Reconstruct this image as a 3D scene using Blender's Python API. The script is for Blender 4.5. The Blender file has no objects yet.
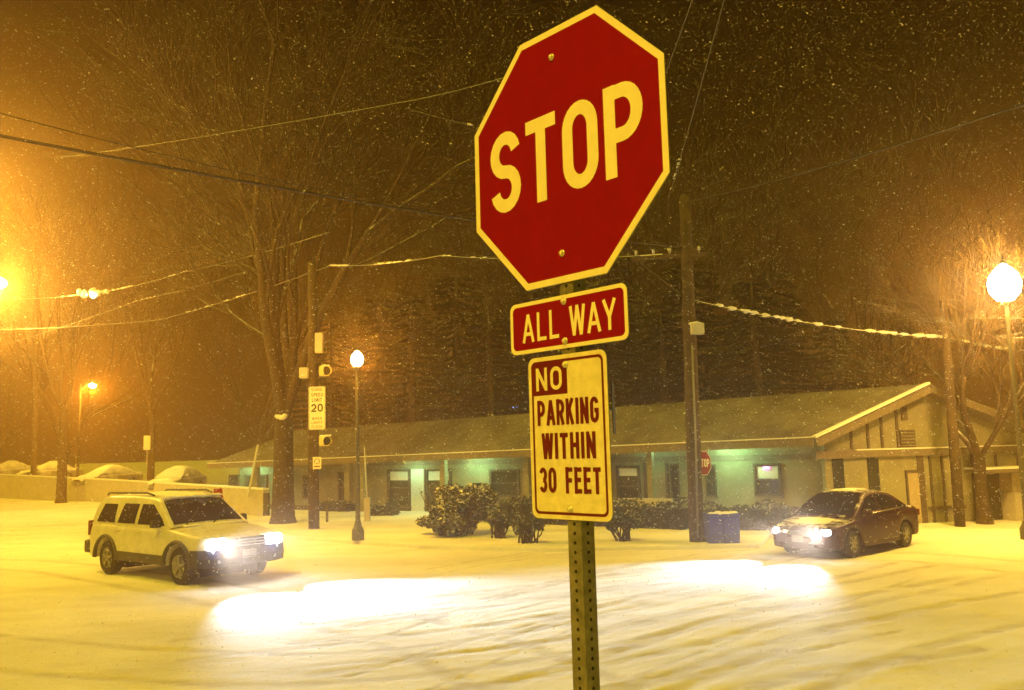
import bpy, math, random
import numpy as np
from mathutils import Vector, Matrix
R = math.radians
rnd = random.Random(7)
scn = bpy.context.scene
col = scn.collection

# ------------------------------------------------------------------ camera
H, F, PITCH, ROLL = 2.7, 872.0, 6.82, 1.52
cd = bpy.data.cameras.new('camera'); cam = bpy.data.objects.new('camera', cd); col.objects.link(cam)
cd.sensor_width = 36; cd.lens = F / 1024 * 36; cd.clip_end = 2000; cd.clip_start = .05
CM = Matrix.Rotation(R(90 + PITCH), 3, 'X') @ Matrix.Rotation(R(-ROLL), 3, 'Z')
cam.matrix_world = Matrix.Translation((0, 0, H)) @ CM.to_4x4()
scn.camera = cam

# ------------------------------------------------------------------ sky, town glow, exposure
w = bpy.data.worlds.new('World'); scn.world = w; w.use_nodes = True
nt = w.node_tree; nt.nodes.clear()
wo = nt.nodes.new('ShaderNodeOutputWorld'); bg = nt.nodes.new('ShaderNodeBackground')
sky = nt.nodes.new('ShaderNodeTexSky'); sky.sky_type = 'NISHITA'; sky.sun_disc = False
sky.sun_elevation = R(55); sky.sun_rotation = R(205)
hs = nt.nodes.new('ShaderNodeMix'); hs.data_type = 'RGBA'; hs.blend_type = 'MULTIPLY'; hs.inputs[0].default_value = 1
bw = nt.nodes.new('ShaderNodeRGBToBW'); nt.links.new(sky.outputs[0], bw.inputs[0]); nt.links.new(bw.outputs[0], hs.inputs[6])
hs.inputs[7].default_value = (1, .27, .02, 1)          # cloud lit by the sodium lamps of the town
nt.links.new(hs.outputs[2], bg.inputs[0]); bg.inputs[1].default_value = .0007
nt.links.new(bg.outputs[0], wo.inputs[0])
sd = bpy.data.lights.new('town_glow', 'SUN'); sd.energy = .84; sd.angle = R(24); sd.color = (1, .785, .03)
so = bpy.data.objects.new('town_glow', sd); col.objects.link(so)
so.rotation_euler = Vector((.26, .52, -.83)).to_track_quat('-Z', 'Y').to_euler()
vs = scn.view_settings; vs.view_transform = 'Standard'; vs.look = 'None'; vs.exposure = 1.55; vs.gamma = 1
scn.cycles.use_denoising = True
scn.cycles.volume_bounces = 1; scn.cycles.max_bounces = 6; scn.cycles.sample_clamp_indirect = 4
HAZE = .0046

# ------------------------------------------------------------------ projection helpers
def ray(px, py):
    return (CM @ Vector((px - 512, 345 - py, -F))).normalized()
def gp(px, py, z=0.0):
    d = ray(px, py); t = (z - H) / d.z
    return Vector((d.x * t, d.y * t, z))
def at(px, py, Y):
    d = ray(px, py); t = Y / d.y
    return Vector((d.x * t, Y, H + d.z * t))

# ------------------------------------------------------------------ materials
def mat(name, c, rough=.7, metal=0, noise=0, nscale=8, c2=None, bump=0, bscale=40, snow=None, emit=None, es=0, snow_lo=.35, snow_hi=.75, coat=0):
    m = bpy.data.materials.new(name); m.use_nodes = True
    t = m.node_tree; b = t.nodes['Principled BSDF']
    b.inputs['Roughness'].default_value = rough; b.inputs['Metallic'].default_value = metal
    b.inputs['Coat Weight'].default_value = coat
    L = t.links.new; src = None
    tc = t.nodes.new('ShaderNodeTexCoord')
    if noise or c2:
        n = t.nodes.new('ShaderNodeTexNoise'); n.inputs['Scale'].default_value = nscale; n.inputs['Detail'].default_value = 6
        n.inputs['Roughness'].default_value = .65
        L(tc.outputs['Object'], n.inputs['Vector'])
        r = t.nodes.new('ShaderNodeValToRGB'); r.color_ramp.elements[0].position = .35; r.color_ramp.elements[1].position = .68
        k = noise
        d = c2 or tuple(x * (1 - k) for x in c)
        r.color_ramp.elements[0].color = (*d, 1); r.color_ramp.elements[1].color = (*c, 1)
        L(n.outputs[0], r.inputs[0]); src = r.outputs[0]
    if snow:
        g = t.nodes.new('ShaderNodeNewGeometry'); s = t.nodes.new('ShaderNodeSeparateXYZ'); L(g.outputs['Normal'], s.inputs[0])
        n2 = t.nodes.new('ShaderNodeTexNoise'); n2.inputs['Scale'].default_value = snow; n2.inputs['Detail'].default_value = 4
        L(tc.outputs['Object'], n2.inputs['Vector'])
        a = t.nodes.new('ShaderNodeMath'); a.operation = 'MULTIPLY_ADD'; a.inputs[1].default_value = 1.1; a.inputs[2].default_value = -.55
        L(n2.outputs[0], a.inputs[0])
        a2 = t.nodes.new('ShaderNodeMath'); a2.operation = 'ADD'; L(a.outputs[0], a2.inputs[0]); L(s.outputs[2], a2.inputs[1])
        mr = t.nodes.new('ShaderNodeMapRange'); mr.inputs[1].default_value = snow_lo; mr.inputs[2].default_value = snow_hi; L(a2.outputs[0], mr.inputs[0])
        mx = t.nodes.new('ShaderNodeMix'); mx.data_type = 'RGBA'; L(mr.outputs[0], mx.inputs[0])
        if src: L(src, mx.inputs[6])
        else: mx.inputs[6].default_value = (*c, 1)
        mx.inputs[7].default_value = (.8, .8, .82, 1); src = mx.outputs[2]
    if src: L(src, b.inputs['Base Color'])
    else: b.inputs['Base Color'].default_value = (*c, 1)
    if bump:
        n = t.nodes.new('ShaderNodeTexNoise'); n.inputs['Scale'].default_value = bscale; n.inputs['Detail'].default_value = 5
        L(tc.outputs['Object'], n.inputs['Vector'])
        bp = t.nodes.new('ShaderNodeBump'); bp.inputs['Strength'].default_value = bump; bp.inputs['Distance'].default_value = .02
        L(n.outputs[0], bp.inputs['Height']); L(bp.outputs[0], b.inputs['Normal'])
    if emit:
        b.inputs['Emission Color'].default_value = (*emit, 1); b.inputs['Emission Strength'].default_value = es
    return m
M = {}
M['sign_red'] = mat('sign_red', (.23, .0008, .018), .6, noise=.12, nscale=14)
M['sign_red'].node_tree.nodes['Principled BSDF'].inputs['Specular IOR Level'].default_value = .12
M['sign_white'] = mat('sign_white', (.82, .80, .72), .42, noise=.1, nscale=18)
M['sign_worn'] = mat('sign_worn', (.80, .77, .66), .5, noise=.22, nscale=30)
M['ink_red'] = mat('ink_red', (.12, .0015, .008), .45)
M['alu'] = mat('alu', (.45, .45, .46), .42, metal=.8, noise=.3, nscale=30)
M['bolt'] = mat('bolt', (.7, .68, .66), .4, metal=.45)
M['galv'] = mat('galv', (.30, .29, .27), .55, metal=.55, noise=.45, nscale=22, bump=.25, bscale=120)
M['wood'] = mat('wood', (.085, .058, .035), .9, noise=.55, nscale=5, bump=.7, bscale=14)
M['bark'] = mat('bark', (.075, .05, .03), .95, noise=.6, nscale=6, bump=1, bscale=9, snow=3, snow_lo=.5, snow_hi=.95)
M['twig'] = mat('twig', (.05, .033, .02), .95, snow=1.3, snow_lo=.7, snow_hi=1.15)
M['snow'] = mat('snow_lump', (.82, .82, .84), .85, bump=.4, bscale=8)
M['leaf'] = mat('leaf', (.035, .05, .022), .6, noise=.5, nscale=3, snow=2.2, snow_lo=.72, snow_hi=1.15)
M['bush_leaf'] = mat('bush_leaf', (.05, .055, .025), .55, noise=.5, nscale=4, snow=3, snow_lo=.4, snow_hi=.85)
M['needle'] = mat('needle', (.016, .02, .009), .8, noise=.4, nscale=2, snow=.6, snow_lo=1.15, snow_hi=1.7)
M['dark'] = mat('dark', (.012, .011, .011), .7)
M['rubber'] = mat('rubber', (.022, .021, .02), .85, noise=.4, nscale=30)
M['wire'] = mat('wire', (.03, .025, .02), .7)
M['wire_snow'] = mat('wire_snow', (.05, .04, .03), .8, snow=9, snow_lo=.05, snow_hi=.5)
M['glass'] = mat('car_glass', (.012, .012, .014), .06, coat=.5)
M['wglass'] = mat('window_glass', (.035, .04, .032), .12, noise=.4, nscale=1.2)
M['paint_white'] = mat('paint_white', (.68, .66, .6), .35, noise=.22, nscale=5, snow=7, snow_lo=.75, snow_hi=1.05, coat=.4)
M['cladding'] = mat('cladding', (.075, .07, .065), .6, noise=.4, nscale=9)
M['paint_red'] = mat('paint_red', (.032, .004, .005), .4, noise=.25, nscale=6, snow=6, snow_lo=.9, snow_hi=1.15)
M['paint_red'].node_tree.nodes['Principled BSDF'].inputs['Specular IOR Level'].default_value = .3
M['paint_grey'] = mat('paint_grey', (.2, .19, .18), .4, snow=1.2, snow_lo=.1, snow_hi=.45)
M['rim'] = mat('rim', (.35, .34, .33), .4, metal=.7, noise=.4, nscale=12)
M['chrome'] = mat('chrome', (.6, .6, .6), .25, metal=1)
M['plate'] = mat('plate', (.28, .27, .26), .5, noise=.2, nscale=20)
M['cream'] = mat('cream', (.29, .27, .165), .85, noise=.3, nscale=1.1, bump=.2, bscale=20)
M['trim'] = mat('trim', (.10, .075, .05), .8, noise=.35, nscale=6)
M['fascia'] = mat('fascia', (.20, .16, .11), .8, noise=.3, nscale=5)
M['door_white'] = mat('door_white', (.72, .72, .66), .6, noise=.12, nscale=8)
M['door_tan'] = mat('door_tan', (.42, .34, .22), .7, noise=.2, nscale=5)
M['concrete'] = mat('concrete', (.52, .47, .38), .9, noise=.2, nscale=1.5, bump=.3, bscale=14)
M['bluebin'] = mat('bluebin', (.015, .035, .5), .5, noise=.3, nscale=9)
M['yellow'] = mat('yellow', (.78, .68, .3), .5, noise=.15, nscale=20)
M['greybox'] = mat('greybox', (.55, .54, .5), .55, noise=.15, nscale=12)
M['post_paint'] = mat('post_paint', (.10, .10, .085), .5, noise=.3, nscale=9)
M['fixture'] = mat('fixture', (.3, .3, .28), .5)
def em(name, c, s):
    return mat(name, (.8, .8, .8), .5, emit=c, es=s)
SOD = (1, .46, .03)
M['lamp_glow'] = em('lamp_glow', (1, .78, .32), 14)
M['lamp_glow_white'] = em('lamp_glow_white', (1, .93, .62), 16)
M['headlight'] = em('headlight_lit', (.86, .92, 1), 16)
M['turn'] = em('turn_lit', (1, .6, .2), 3)
M['tube_green'] = em('tube_green', (.55, 1, .62), 4)
M['neon'] = em('neon', (.9, .2, 1), 2.2)
M['blue_led'] = em('blue_led', (.15, .3, 1), 3)

# shingles with a dusting of snow
def shingle():
    m = bpy.data.materials.new('shingle'); m.use_nodes = True; t = m.node_tree; L = t.links.new; b = t.nodes['Principled BSDF']
    b.inputs['Roughness'].default_value = .9
    tc = t.nodes.new('ShaderNodeTexCoord')
    n = t.nodes.new('ShaderNodeTexNoise'); n.inputs['Scale'].default_value = .8; n.inputs['Detail'].default_value = 9; n.inputs['Roughness'].default_value = .75
    L(tc.outputs['Object'], n.inputs['Vector'])
    r = t.nodes.new('ShaderNodeValToRGB'); e = r.color_ramp.elements; e[0].position = .34; e[0].color = (.06, .05, .038, 1); e[1].position = .74; e[1].color = (.22, .21, .19, 1)
    L(n.outputs[0], r.inputs[0]); L(r.outputs[0], b.inputs['Base Color'])
    wv = t.nodes.new('ShaderNodeTexWave'); wv.bands_direction = 'Y'; wv.inputs['Scale'].default_value = 3.2; wv.inputs['Distortion'].default_value = 1.2
    L(tc.outputs['UV'], wv.inputs['Vector'])
    bp = t.nodes.new('ShaderNodeBump'); bp.inputs['Strength'].default_value = .35; bp.inputs['Distance'].default_value = .02
    L(n.outputs[0], bp.inputs['Height']); L(bp.outputs[0], b.inputs['Normal'])
    return m
M['shingle'] = shingle()
# ground snow: packed darker ruts (attribute 'rut'), soft drift bump
def snow_ground_mat():
    m = bpy.data.materials.new('ground_snow'); m.use_nodes = True; t = m.node_tree; L = t.links.new; b = t.nodes['Principled BSDF']
    b.inputs['Roughness'].default_value = .8
    tc = t.nodes.new('ShaderNodeTexCoord')
    n = t.nodes.new('ShaderNodeTexNoise'); n.inputs['Scale'].default_value = .55; n.inputs['Detail'].default_value = 8; n.inputs['Roughness'].default_value = .6
    mp = t.nodes.new('ShaderNodeMapping'); mp.inputs['Scale'].default_value = (.5, 1, 1); mp.inputs['Rotation'].default_value = (0, 0, R(-22))
    L(tc.outputs['Object'], mp.inputs[0]); L(mp.outputs[0], n.inputs['Vector'])
    r = t.nodes.new('ShaderNodeValToRGB'); e = r.color_ramp.elements; e[0].position = .3; e[0].color = (.58, .57, .55, 1); e[1].position = .62; e[1].color = (.8, .8, .81, 1)
    L(n.outputs[0], r.inputs[0])
    a = t.nodes.new('ShaderNodeAttribute'); a.attribute_name = 'rut'
    n3 = t.nodes.new('ShaderNodeTexNoise'); n3.inputs['Scale'].default_value = 2.2; n3.inputs['Detail'].default_value = 6; L(mp.outputs[0], n3.inputs['Vector'])
    mu = t.nodes.new('ShaderNodeMath'); mu.operation = 'MULTIPLY'; L(a.outputs['Fac'], mu.inputs[0])
    mr = t.nodes.new('ShaderNodeMapRange'); mr.inputs[1].default_value = .3; mr.inputs[2].default_value = .62; L(n3.outputs[0], mr.inputs[0]); L(mr.outputs[0], mu.inputs[1])
    mx = t.nodes.new('ShaderNodeMix'); mx.data_type = 'RGBA'; L(mu.outputs[0], mx.inputs[0]); L(r.outputs[0], mx.inputs[6]); mx.inputs[7].default_value = (.5, .48, .45, 1)
    L(mx.outputs[2], b.inputs['Base Color'])
    n2 = t.nodes.new('ShaderNodeTexNoise'); n2.inputs['Scale'].default_value = 9; n2.inputs['Detail'].default_value = 8; n2.inputs['Roughness'].default_value = .7
    L(tc.outputs['Object'], n2.inputs['Vector'])
    bp = t.nodes.new('ShaderNodeBump'); bp.inputs['Strength'].default_value = .5; bp.inputs['Distance'].default_value = .05
    L(n2.outputs[0], bp.inputs['Height']); L(bp.outputs[0], b.inputs['Normal'])
    return m
M['ground'] = snow_ground_mat()

# ------------------------------------------------------------------ object helpers
def tag(o, label=None, cat=None, group=None, kind=None):
    if label: o['label'] = label
    if cat: o['category'] = cat
    if group: o['group'] = group
    if kind: o['kind'] = kind
    return o
def empty(name, loc=(0, 0, 0), rz=0, label=None, cat=None, group=None):
    o = bpy.data.objects.new(name, None); col.objects.link(o); o.location = loc; o.rotation_euler = (0, 0, rz)
    o.empty_display_size = .2
    return tag(o, label, cat, group)
def copy_tree(o, parent=None):
    c = o.copy(); col.objects.link(c); c.parent = parent
    for ch in list(o.children): copy_tree(ch, c)
    return c
class MB:
    def __init__(s): s.v = []; s.f = []; s.sm = []
    def add(s, vs, fs, smooth=False):
        k = len(s.v); s.v += [tuple(p) for p in vs]
        for f in fs: s.f.append(tuple(i + k for i in f)); s.sm.append(smooth)
        return s
    def box(s, c, d, rz=0, bev=0, top=None):
        hx, hy, hz = d[0] / 2, d[1] / 2, d[2] / 2; ca, sa = math.cos(rz), math.sin(rz)
        tx, ty = top if top else (1, 1)
        P = []
        for z, kx, ky in ((-hz, 1, 1), (hz, tx, ty)):
            for x, y in ((-hx, -hy), (hx, -hy), (hx, hy), (-hx, hy)):
                x *= kx; y *= ky
                P.append((c[0] + x * ca - y * sa, c[1] + x * sa + y * ca, c[2] + z))
        return s.add(P, [(3, 2, 1, 0), (4, 5, 6, 7), (0, 1, 5, 4), (1, 2, 6, 5), (2, 3, 7, 6), (3, 0, 4, 7)])
    def bar(s, a, b, wd, hg, up=(0, 0, 1)):
        a, b = Vector(a), Vector(b); d = (b - a).normalized(); sd_ = d.cross(Vector(up)).normalized(); u = sd_.cross(d)
        P = []
        for q in (a, b):
            for i, j in ((-1, -1), (1, -1), (1, 1), (-1, 1)): P.append(q + sd_ * i * wd / 2 + u * j * hg / 2)
        return s.add(P, [(3, 2, 1, 0), (4, 5, 6, 7), (0, 1, 5, 4), (1, 2, 6, 5), (2, 3, 7, 6), (3, 0, 4, 7)])
    def tube(s, pts, rad, n=8, cap=True, smooth=True):
        pts = [Vector(p) for p in pts]; m = len(pts)
        rad = rad if isinstance(rad, (list, tuple)) else [rad] * m
        k = len(s.v); ref = None
        for i, p in enumerate(pts):
            d = (pts[min(i + 1, m - 1)] - pts[max(i - 1, 0)]).normalized()
            if ref is None:
                ref = d.orthogonal().normalized()
            x = (ref - d * ref.dot(d))
            x = x.normalized() if x.length > 1e-5 else d.orthogonal().normalized()
            ref = x; y = d.cross(x)
            for j in range(n):
                a = 2 * math.pi * j / n
                s.v.append(tuple(p + (x * math.cos(a) + y * math.sin(a)) * rad[i]))
        for i in range(m - 1):
            for j in range(n):
                s.f.append((k + i * n + j, k + i * n + (j + 1) % n, k + (i + 1) * n + (j + 1) % n, k + (i + 1) * n + j)); s.sm.append(smooth)
        if cap:
            s.f.append(tuple(k + j for j in reversed(range(n)))); s.sm.append(False)
            s.f.append(tuple(k + (m - 1) * n + j for j in range(n))); s.sm.append(False)
        return s
    def lathe(s, prof, c=(0, 0, 0), axis='Z', n=20, smooth=True):
        k = len(s.v); m = len(prof)
        for r, z in prof:
            for j in range(n):
                a = 2 * math.pi * j / n; x, y = r * math.cos(a), r * math.sin(a)
                p = (x, y, z) if axis == 'Z' else ((x, z, y) if axis == 'Y' else (z, x, y))
                s.v.append((p[0] + c[0], p[1] + c[1], p[2] + c[2]))
        for i in range(m - 1):
            for j in range(n):
                q = (k + i * n + j, k + i * n + (j + 1) % n, k + (i + 1) * n + (j + 1) % n, k + (i + 1) * n + j)
                s.f.append(q if axis != 'Y' else q[::-1]); s.sm.append(smooth)
        return s
    def blob(s, c, r, n=8, jit=.2, sq=(1, 1, 1)):
        k = len(s.v); rows = n // 2 + 1
        for i in range(rows + 1):
            th = math.pi * i / rows
            for j in range(n):
                a = 2 * math.pi * j / n; q = r * (1 + rnd.uniform(-jit, jit))
                s.v.append((c[0] + q * sq[0] * math.sin(th) * math.cos(a), c[1] + q * sq[1] * math.sin(th) * math.sin(a), c[2] + q * sq[2] * math.cos(th)))
        for i in range(rows):
            for j in range(n):
                s.f.append((k + i * n + j, k + (i + 1) * n + j, k + (i + 1) * n + (j + 1) % n, k + i * n + (j + 1) % n)); s.sm.append(True)
        return s
    def prism(s, pts, fn, t0, t1):
        """polygon pts (u,v) mapped by fn(u,v,t) with thickness t0..t1"""
        n = len(pts); P = [fn(u, v, t0) for u, v in pts] + [fn(u, v, t1) for u, v in pts]
        return s.add(P, [tuple(reversed(range(n))), tuple(range(n, 2 * n))] + [(i, (i + 1) % n, n + (i + 1) % n, n + i) for i in range(n)])
    def build(s, name, m, parent=None, autosm=False):
        me = bpy.data.meshes.new(name); me.from_pydata(s.v, [], s.f); me.materials.append(m)
        me.polygons.foreach_set('use_smooth', s.sm); me.validate(); me.update()
        o = bpy.data.objects.new(name, me); col.objects.link(o)
        if parent: o.parent = parent
        return o
def bevel(o, wdt, seg=2):
    b = o.modifiers.new('bevel', 'BEVEL'); b.width = wdt; b.segments = seg; b.limit_method = 'ANGLE'; b.angle_limit = R(40); return o
def lamp(name, loc, energy, color, radius=.1, parent=None, spot=None):
    d = bpy.data.lights.new(name, 'SPOT' if spot else 'POINT'); d.energy = energy; d.color = color; d.shadow_soft_size = radius
    o = bpy.data.objects.new(name, d); col.objects.link(o); o.location = loc
    if spot:
        d.spot_size = R(spot[1]); d.spot_blend = spot[2]; o.rotation_euler = Vector(spot[0]).to_track_quat('-Z', 'Y').to_euler()
    if parent: o.parent = parent
    return o

# ------------------------------------------------------------------ ground
def smooth(e0, e1, x):
    t = np.clip((x - e0) / (e1 - e0), 0, 1); return t * t * (3 - 2 * t)
def ground_mesh():
    def axis(a, b, st, lo, hi):
        c = list(np.arange(a, b, st)); p = c[0]; g = st; l = []
        while p > lo: g *= 1.22; p -= g; l.append(p)
        p = c[-1]; g = st; h = []
        while p < hi: g *= 1.22; p += g; h.append(p)
        return np.array(l[::-1] + c + h)
    xs = axis(-16, 16, .09, -450, 450); ys = axis(7, 30, .09, -60, 700)
    X, Y = np.meshgrid(xs, ys); nx, ny = len(xs), len(ys)
    r = np.hypot(X - .1, (Y - 1.0) * .9)
    Z = 1.05 * (1 - smooth(3.0, 6.6, r))
    # corner of the far pavement is a real step
    rng = np.random.RandomState(3)
    def fbm(sx, sy, seed, oct=3):
        g = np.random.RandomState(seed); o = np.zeros_like(X)
        for k in range(oct):
            for _ in range(5):
                a = g.uniform(0, 6.28); f = 2 ** k; o += np.sin((X * math.cos(a) * sx + Y * math.sin(a) * sy) * f + g.uniform(0, 6.28)) / f
        return o / 5
    Z += .035 * fbm(.5, .5, 1) + .012 * fbm(2.2, 2.6, 2) + .004 * fbm(7, 8.5, 4) + .0022 * fbm(17, 19, 5)
    rut = np.zeros_like(X)
    def track(pts, wd, dep, gauge=1.55, wheels=(-1, 1)):
        P = [gp(*p) for p in pts]
        # resample with catmull
        Q = []
        for i in range(len(P) - 1):
            p0, p1, p2, p3 = P[max(i - 1, 0)], P[i], P[i + 1], P[min(i + 2, len(P) - 1)]
            for t in np.linspace(0, 1, 24, endpoint=False):
                Q.append(.5 * ((2 * p1) + (p2 - p0) * t + (2 * p0 - 5 * p1 + 4 * p2 - p3) * t * t + (3 * p1 - p0 - 3 * p2 + p3) * t ** 3))
        Q.append(P[-1])
        for wsign in wheels:
            L_ = []
            for i, q in enumerate(Q):
                d = (Q[min(i + 1, len(Q) - 1)] - Q[max(i - 1, 0)]).normalized(); L_.append((q.x - d.y * gauge / 2 * wsign, q.y + d.x * gauge / 2 * wsign))
            L_ = np.array(L_)
            x0, x1, y0, y1 = L_[:, 0].min() - 1, L_[:, 0].max() + 1, L_[:, 1].min() - 1, L_[:, 1].max() + 1
            ix = np.where((xs > x0) & (xs < x1))[0]; iy = np.where((ys > y0) & (ys < y1))[0]
            if len(ix) == 0 or len(iy) == 0: continue
            sl = np.s_[iy[0]:iy[-1] + 1, ix[0]:ix[-1] + 1]; XX, YY = X[sl], Y[sl]; D = np.full(XX.shape, 9.)
            for i in range(len(L_) - 1):
                a, b = L_[i], L_[i + 1]; v = b - a; l2 = max(v @ v, 1e-6)
                t = np.clip(((XX - a[0]) * v[0] + (YY - a[1]) * v[1]) / l2, 0, 1)
                D = np.minimum(D, np.hypot(XX - a[0] - t * v[0], YY - a[1] - t * v[1]))
            prof = 1 - smooth(wd * .4, wd * .75, D)
            ridge = np.exp(-((D - wd * .95) / (wd * .3)) ** 2)
            Z[sl] += (-dep * prof + dep * .8 * ridge) * (.085 if wd > .15 else .12)
            rut[sl] = np.maximum(rut[sl], prof)
    track([(300, 655), (560, 628), (760, 583), (860, 560)], .2, .05)
    track([(330, 690), (600, 648), (760, 612), (980, 566)], .2, .06)
    track([(480, 720), (640, 672), (790, 622), (1000, 580)], .22, .055)
    track([(560, 740), (720, 690), (860, 640), (1040, 600)], .22, .05)
    track([(180, 650), (430, 622), (640, 592), (840, 552)], .2, .045)
    track([(-60, 560), (60, 568), (146, 580), (250, 598), (420, 636), (560, 690)], .24, .045)
    track([(-80, 640), (120, 662), (330, 668), (560, 640), (760, 596)], .18, .03)
    track([(1100, 575), (960, 560), (872, 556), (740, 566), (560, 590), (330, 620)], .22, .05)
    track([(1030, 660), (860, 690), (760, 720)], .3, .05)
    gr = np.random.RandomState(8)
    for k in range(26):
        y0 = gr.uniform(560, 720); dx = gr.uniform(-140, 160); sl_ = gr.uniform(-.12, -.30) * (.5 + (y0 - 540) / 160); L0 = gr.uniform(140, 420)
        xs0 = 520 + dx
        track([(xs0, y0), (xs0 + L0 * .5, y0 + sl_ * L0 * .5 * 1.08), (xs0 + L0, max(556, y0 + sl_ * L0))], gr.uniform(.06, .13), gr.uniform(.025, .06), wheels=(1,))
    me = bpy.data.meshes.new('snow_ground')
    V = np.stack([X.ravel(), Y.ravel(), Z.ravel()], 1).astype(np.float32)
    i = np.arange(ny - 1)[:, None] * nx + np.arange(nx - 1)[None]; i = i.ravel()
    Fq = np.stack([i, i + 1, i + nx + 1, i + nx], 1)
    me.vertices.add(len(V)); me.vertices.foreach_set('co', V.ravel())
    me.loops.add(Fq.size); me.loops.foreach_set('vertex_index', Fq.ravel().astype(np.int32))
    me.polygons.add(len(Fq)); me.polygons.foreach_set('loop_start', (np.arange(len(Fq)) * 4).astype(np.int32))
    me.polygons.foreach_set('use_smooth', np.ones(len(Fq), bool)); me.update(calc_edges=True)
    at_ = me.attributes.new('rut', 'FLOAT', 'POINT'); at_.data.foreach_set('value', rut.ravel().astype(np.float32))
    me.materials.append(M['ground'])
    o = bpy.data.objects.new('snow_ground', me); col.objects.link(o); tag(o, 'yellow lit snow covering the whole street, cut by tyre ruts', 'ground', kind='structure')
    return o
ground_mesh()

def slab(name, outline, z0, z1, m, label, cat):
    mb = MB(); n = len(outline)
    mb.prism([(p.x, p.y) for p in outline], lambda u, v, t: (u, v, t), z0, z1)
    o = mb.build(name, m); bevel(o, .04, 3); tag(o, label, cat, kind='structure'); return o
# raised pavement and verge in front of the building, under snow
sw = [gp(232, 533), gp(300, 540), gp(420, 549), gp(560, 552), gp(760, 548), gp(775, 534), gp(700, 522), gp(520, 516), gp(330, 512), gp(262, 519)]
slab('pavement', sw, -.2, .12, M['ground'], 'raised corner pavement under snow round the lamp post and bushes', 'pavement')
PZ = .12
def pv(px, py): return gp(px, py, PZ)

# ------------------------------------------------------------------ lettering drawn as strokes
def arc(cx, cy, rx, ry, a0, a1, n=14):
    return [(cx + rx * math.cos(R(a0 + (a1 - a0) * i / n)), cy + ry * math.sin(R(a0 + (a1 - a0) * i / n))) for i in range(n + 1)]
def glyph(ch, s, asp):
    """centre lines in a box of height 1 and the returned width; s = stroke width, asp = width factor"""
    h = s / 2; W = .62 * asp; t, b, l, r, m = 1 - h, h, h, W - h, W / 2
    if ch == 'S':
        rx = (W - s) / 2; ry = (1 - s) / 4
        return W, [arc(m, t - ry, rx, ry, 12, 270) + arc(m, b + ry, rx, ry, 90, -168)[1:]]
    if ch == 'T': return W * .95, [[(0, t), (W * .95, t)], [(W * .475, t), (W * .475, 0)]]
    if ch == 'O' or ch == '0':
        return W, [[(l, .5)] + [(l, .66)] + arc(m, t - (W - s) / 2, (W - s) / 2, (W - s) / 2, 180, 0) + arc(m, b + (W - s) / 2, (W - s) / 2, (W - s) / 2, 0, -180) + [(l, .5)]]
    if ch == 'P':
        q = (t - .44) / 2; return W, [[(l, 0), (l, 1)], [(l, t), (r - q, t)] + arc(r - q, t - q, q, q, 90, -90) + [(l, .44)]]
    if ch == 'R':
        q = (t - .46) / 2; return W, [[(l, 0), (l, 1)], [(l, t), (r - q, t)] + arc(r - q, t - q, q, q, 90, -90) + [(l, .46)], [(m * 1.02, .46), (r, 0)]]
    if ch == 'A': W2 = W * 1.1; return W2, [[(h * .8, 0), (W2 / 2, 1 - h * .2)], [(W2 - h * .8, 0), (W2 / 2, 1 - h * .2)], [(W2 * .22, .3), (W2 * .78, .3)]]
    if ch == 'L': W2 = W * .86; return W2, [[(l, 1), (l, 0)], [(l, b), (W2, b)]]
    if ch == 'E': W2 = W * .9; return W2, [[(l, 1), (l, 0)], [(l, t), (W2, t)], [(l, .52), (W2 * .9, .52)], [(l, b), (W2, b)]]
    if ch == 'F': W2 = W * .88; return W2, [[(l, 1), (l, 0)], [(l, t), (W2, t)], [(l, .5), (W2 * .9, .5)]]
    if ch == 'W': W2 = W * 1.3; return W2, [[(h * .7, 1), (W2 * .27, 0)], [(W2 * .27, 0), (W2 / 2, 1)], [(W2 / 2, 1), (W2 * .73, 0)], [(W2 * .73, 0), (W2 - h * .7, 1)]]
    if ch == 'M': W2 = W * 1.2; return W2, [[(l, 0), (l, 1)], [(W2 - h, 0), (W2 - h, 1)], [(l, 1 - h), (W2 / 2, .25)], [(W2 - h, 1 - h), (W2 / 2, .25)]]
    if ch == 'Y': W2 = W * 1.05; return W2, [[(h * .7, 1), (W2 / 2, .42)], [(W2 - h * .7, 1), (W2 / 2, .42)], [(W2 / 2, .46), (W2 / 2, 0)]]
    if ch == 'N': return W, [[(l, 0), (l, 1)], [(r, 0), (r, 1)], [(l, 1 - h * .6), (r, h * .6)]]
    if ch == 'K': return W, [[(l, 0), (l, 1)], [(r, 1), (l, .38)], [(W * .42, .58), (r, 0)]]
    if ch == 'I': return s, [[(h, 0), (h, 1)]]
    if ch == 'H': return W, [[(l, 0), (l, 1)], [(r, 0), (r, 1)], [(l, .52), (r, .52)]]
    if ch == 'G':
        q = (W - s) / 2; return W, [arc(m, t - q, q, q, 10, 180) + arc(m, b + q, q, q, 180, 360) + [(r, .48), (m, .48)]]
    if ch == 'C':
        q = (W - s) / 2; return W, [arc(m, t - q, q, q, 10, 180) + arc(m, b + q, q, q, 180, 350)]
    if ch == 'D':
        q = (W - s) / 2 * .9; return W, [[(l, 0), (l, 1)], [(l, t), (r - q, t)] + arc(r - q, t - q, q, q, 90, 0) + arc(r - q, b + q, q, q, 0, -90) + [(l, b)]]
    if ch == '3':
        q = (1 - s) / 4; rx = (W - s) / 2
        return W, [arc(m, t - q, rx, q, 160, -90), arc(m, b + q, rx, q, 90, -160)]
    if ch == '2':
        rx = (W - s) / 2; return W, [arc(m, t - rx, rx, rx, 170, -20) + [(l, b)], [(0, b), (W, b)]]
    if ch == ' ': return .3 * asp, []
    return W, []
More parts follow.
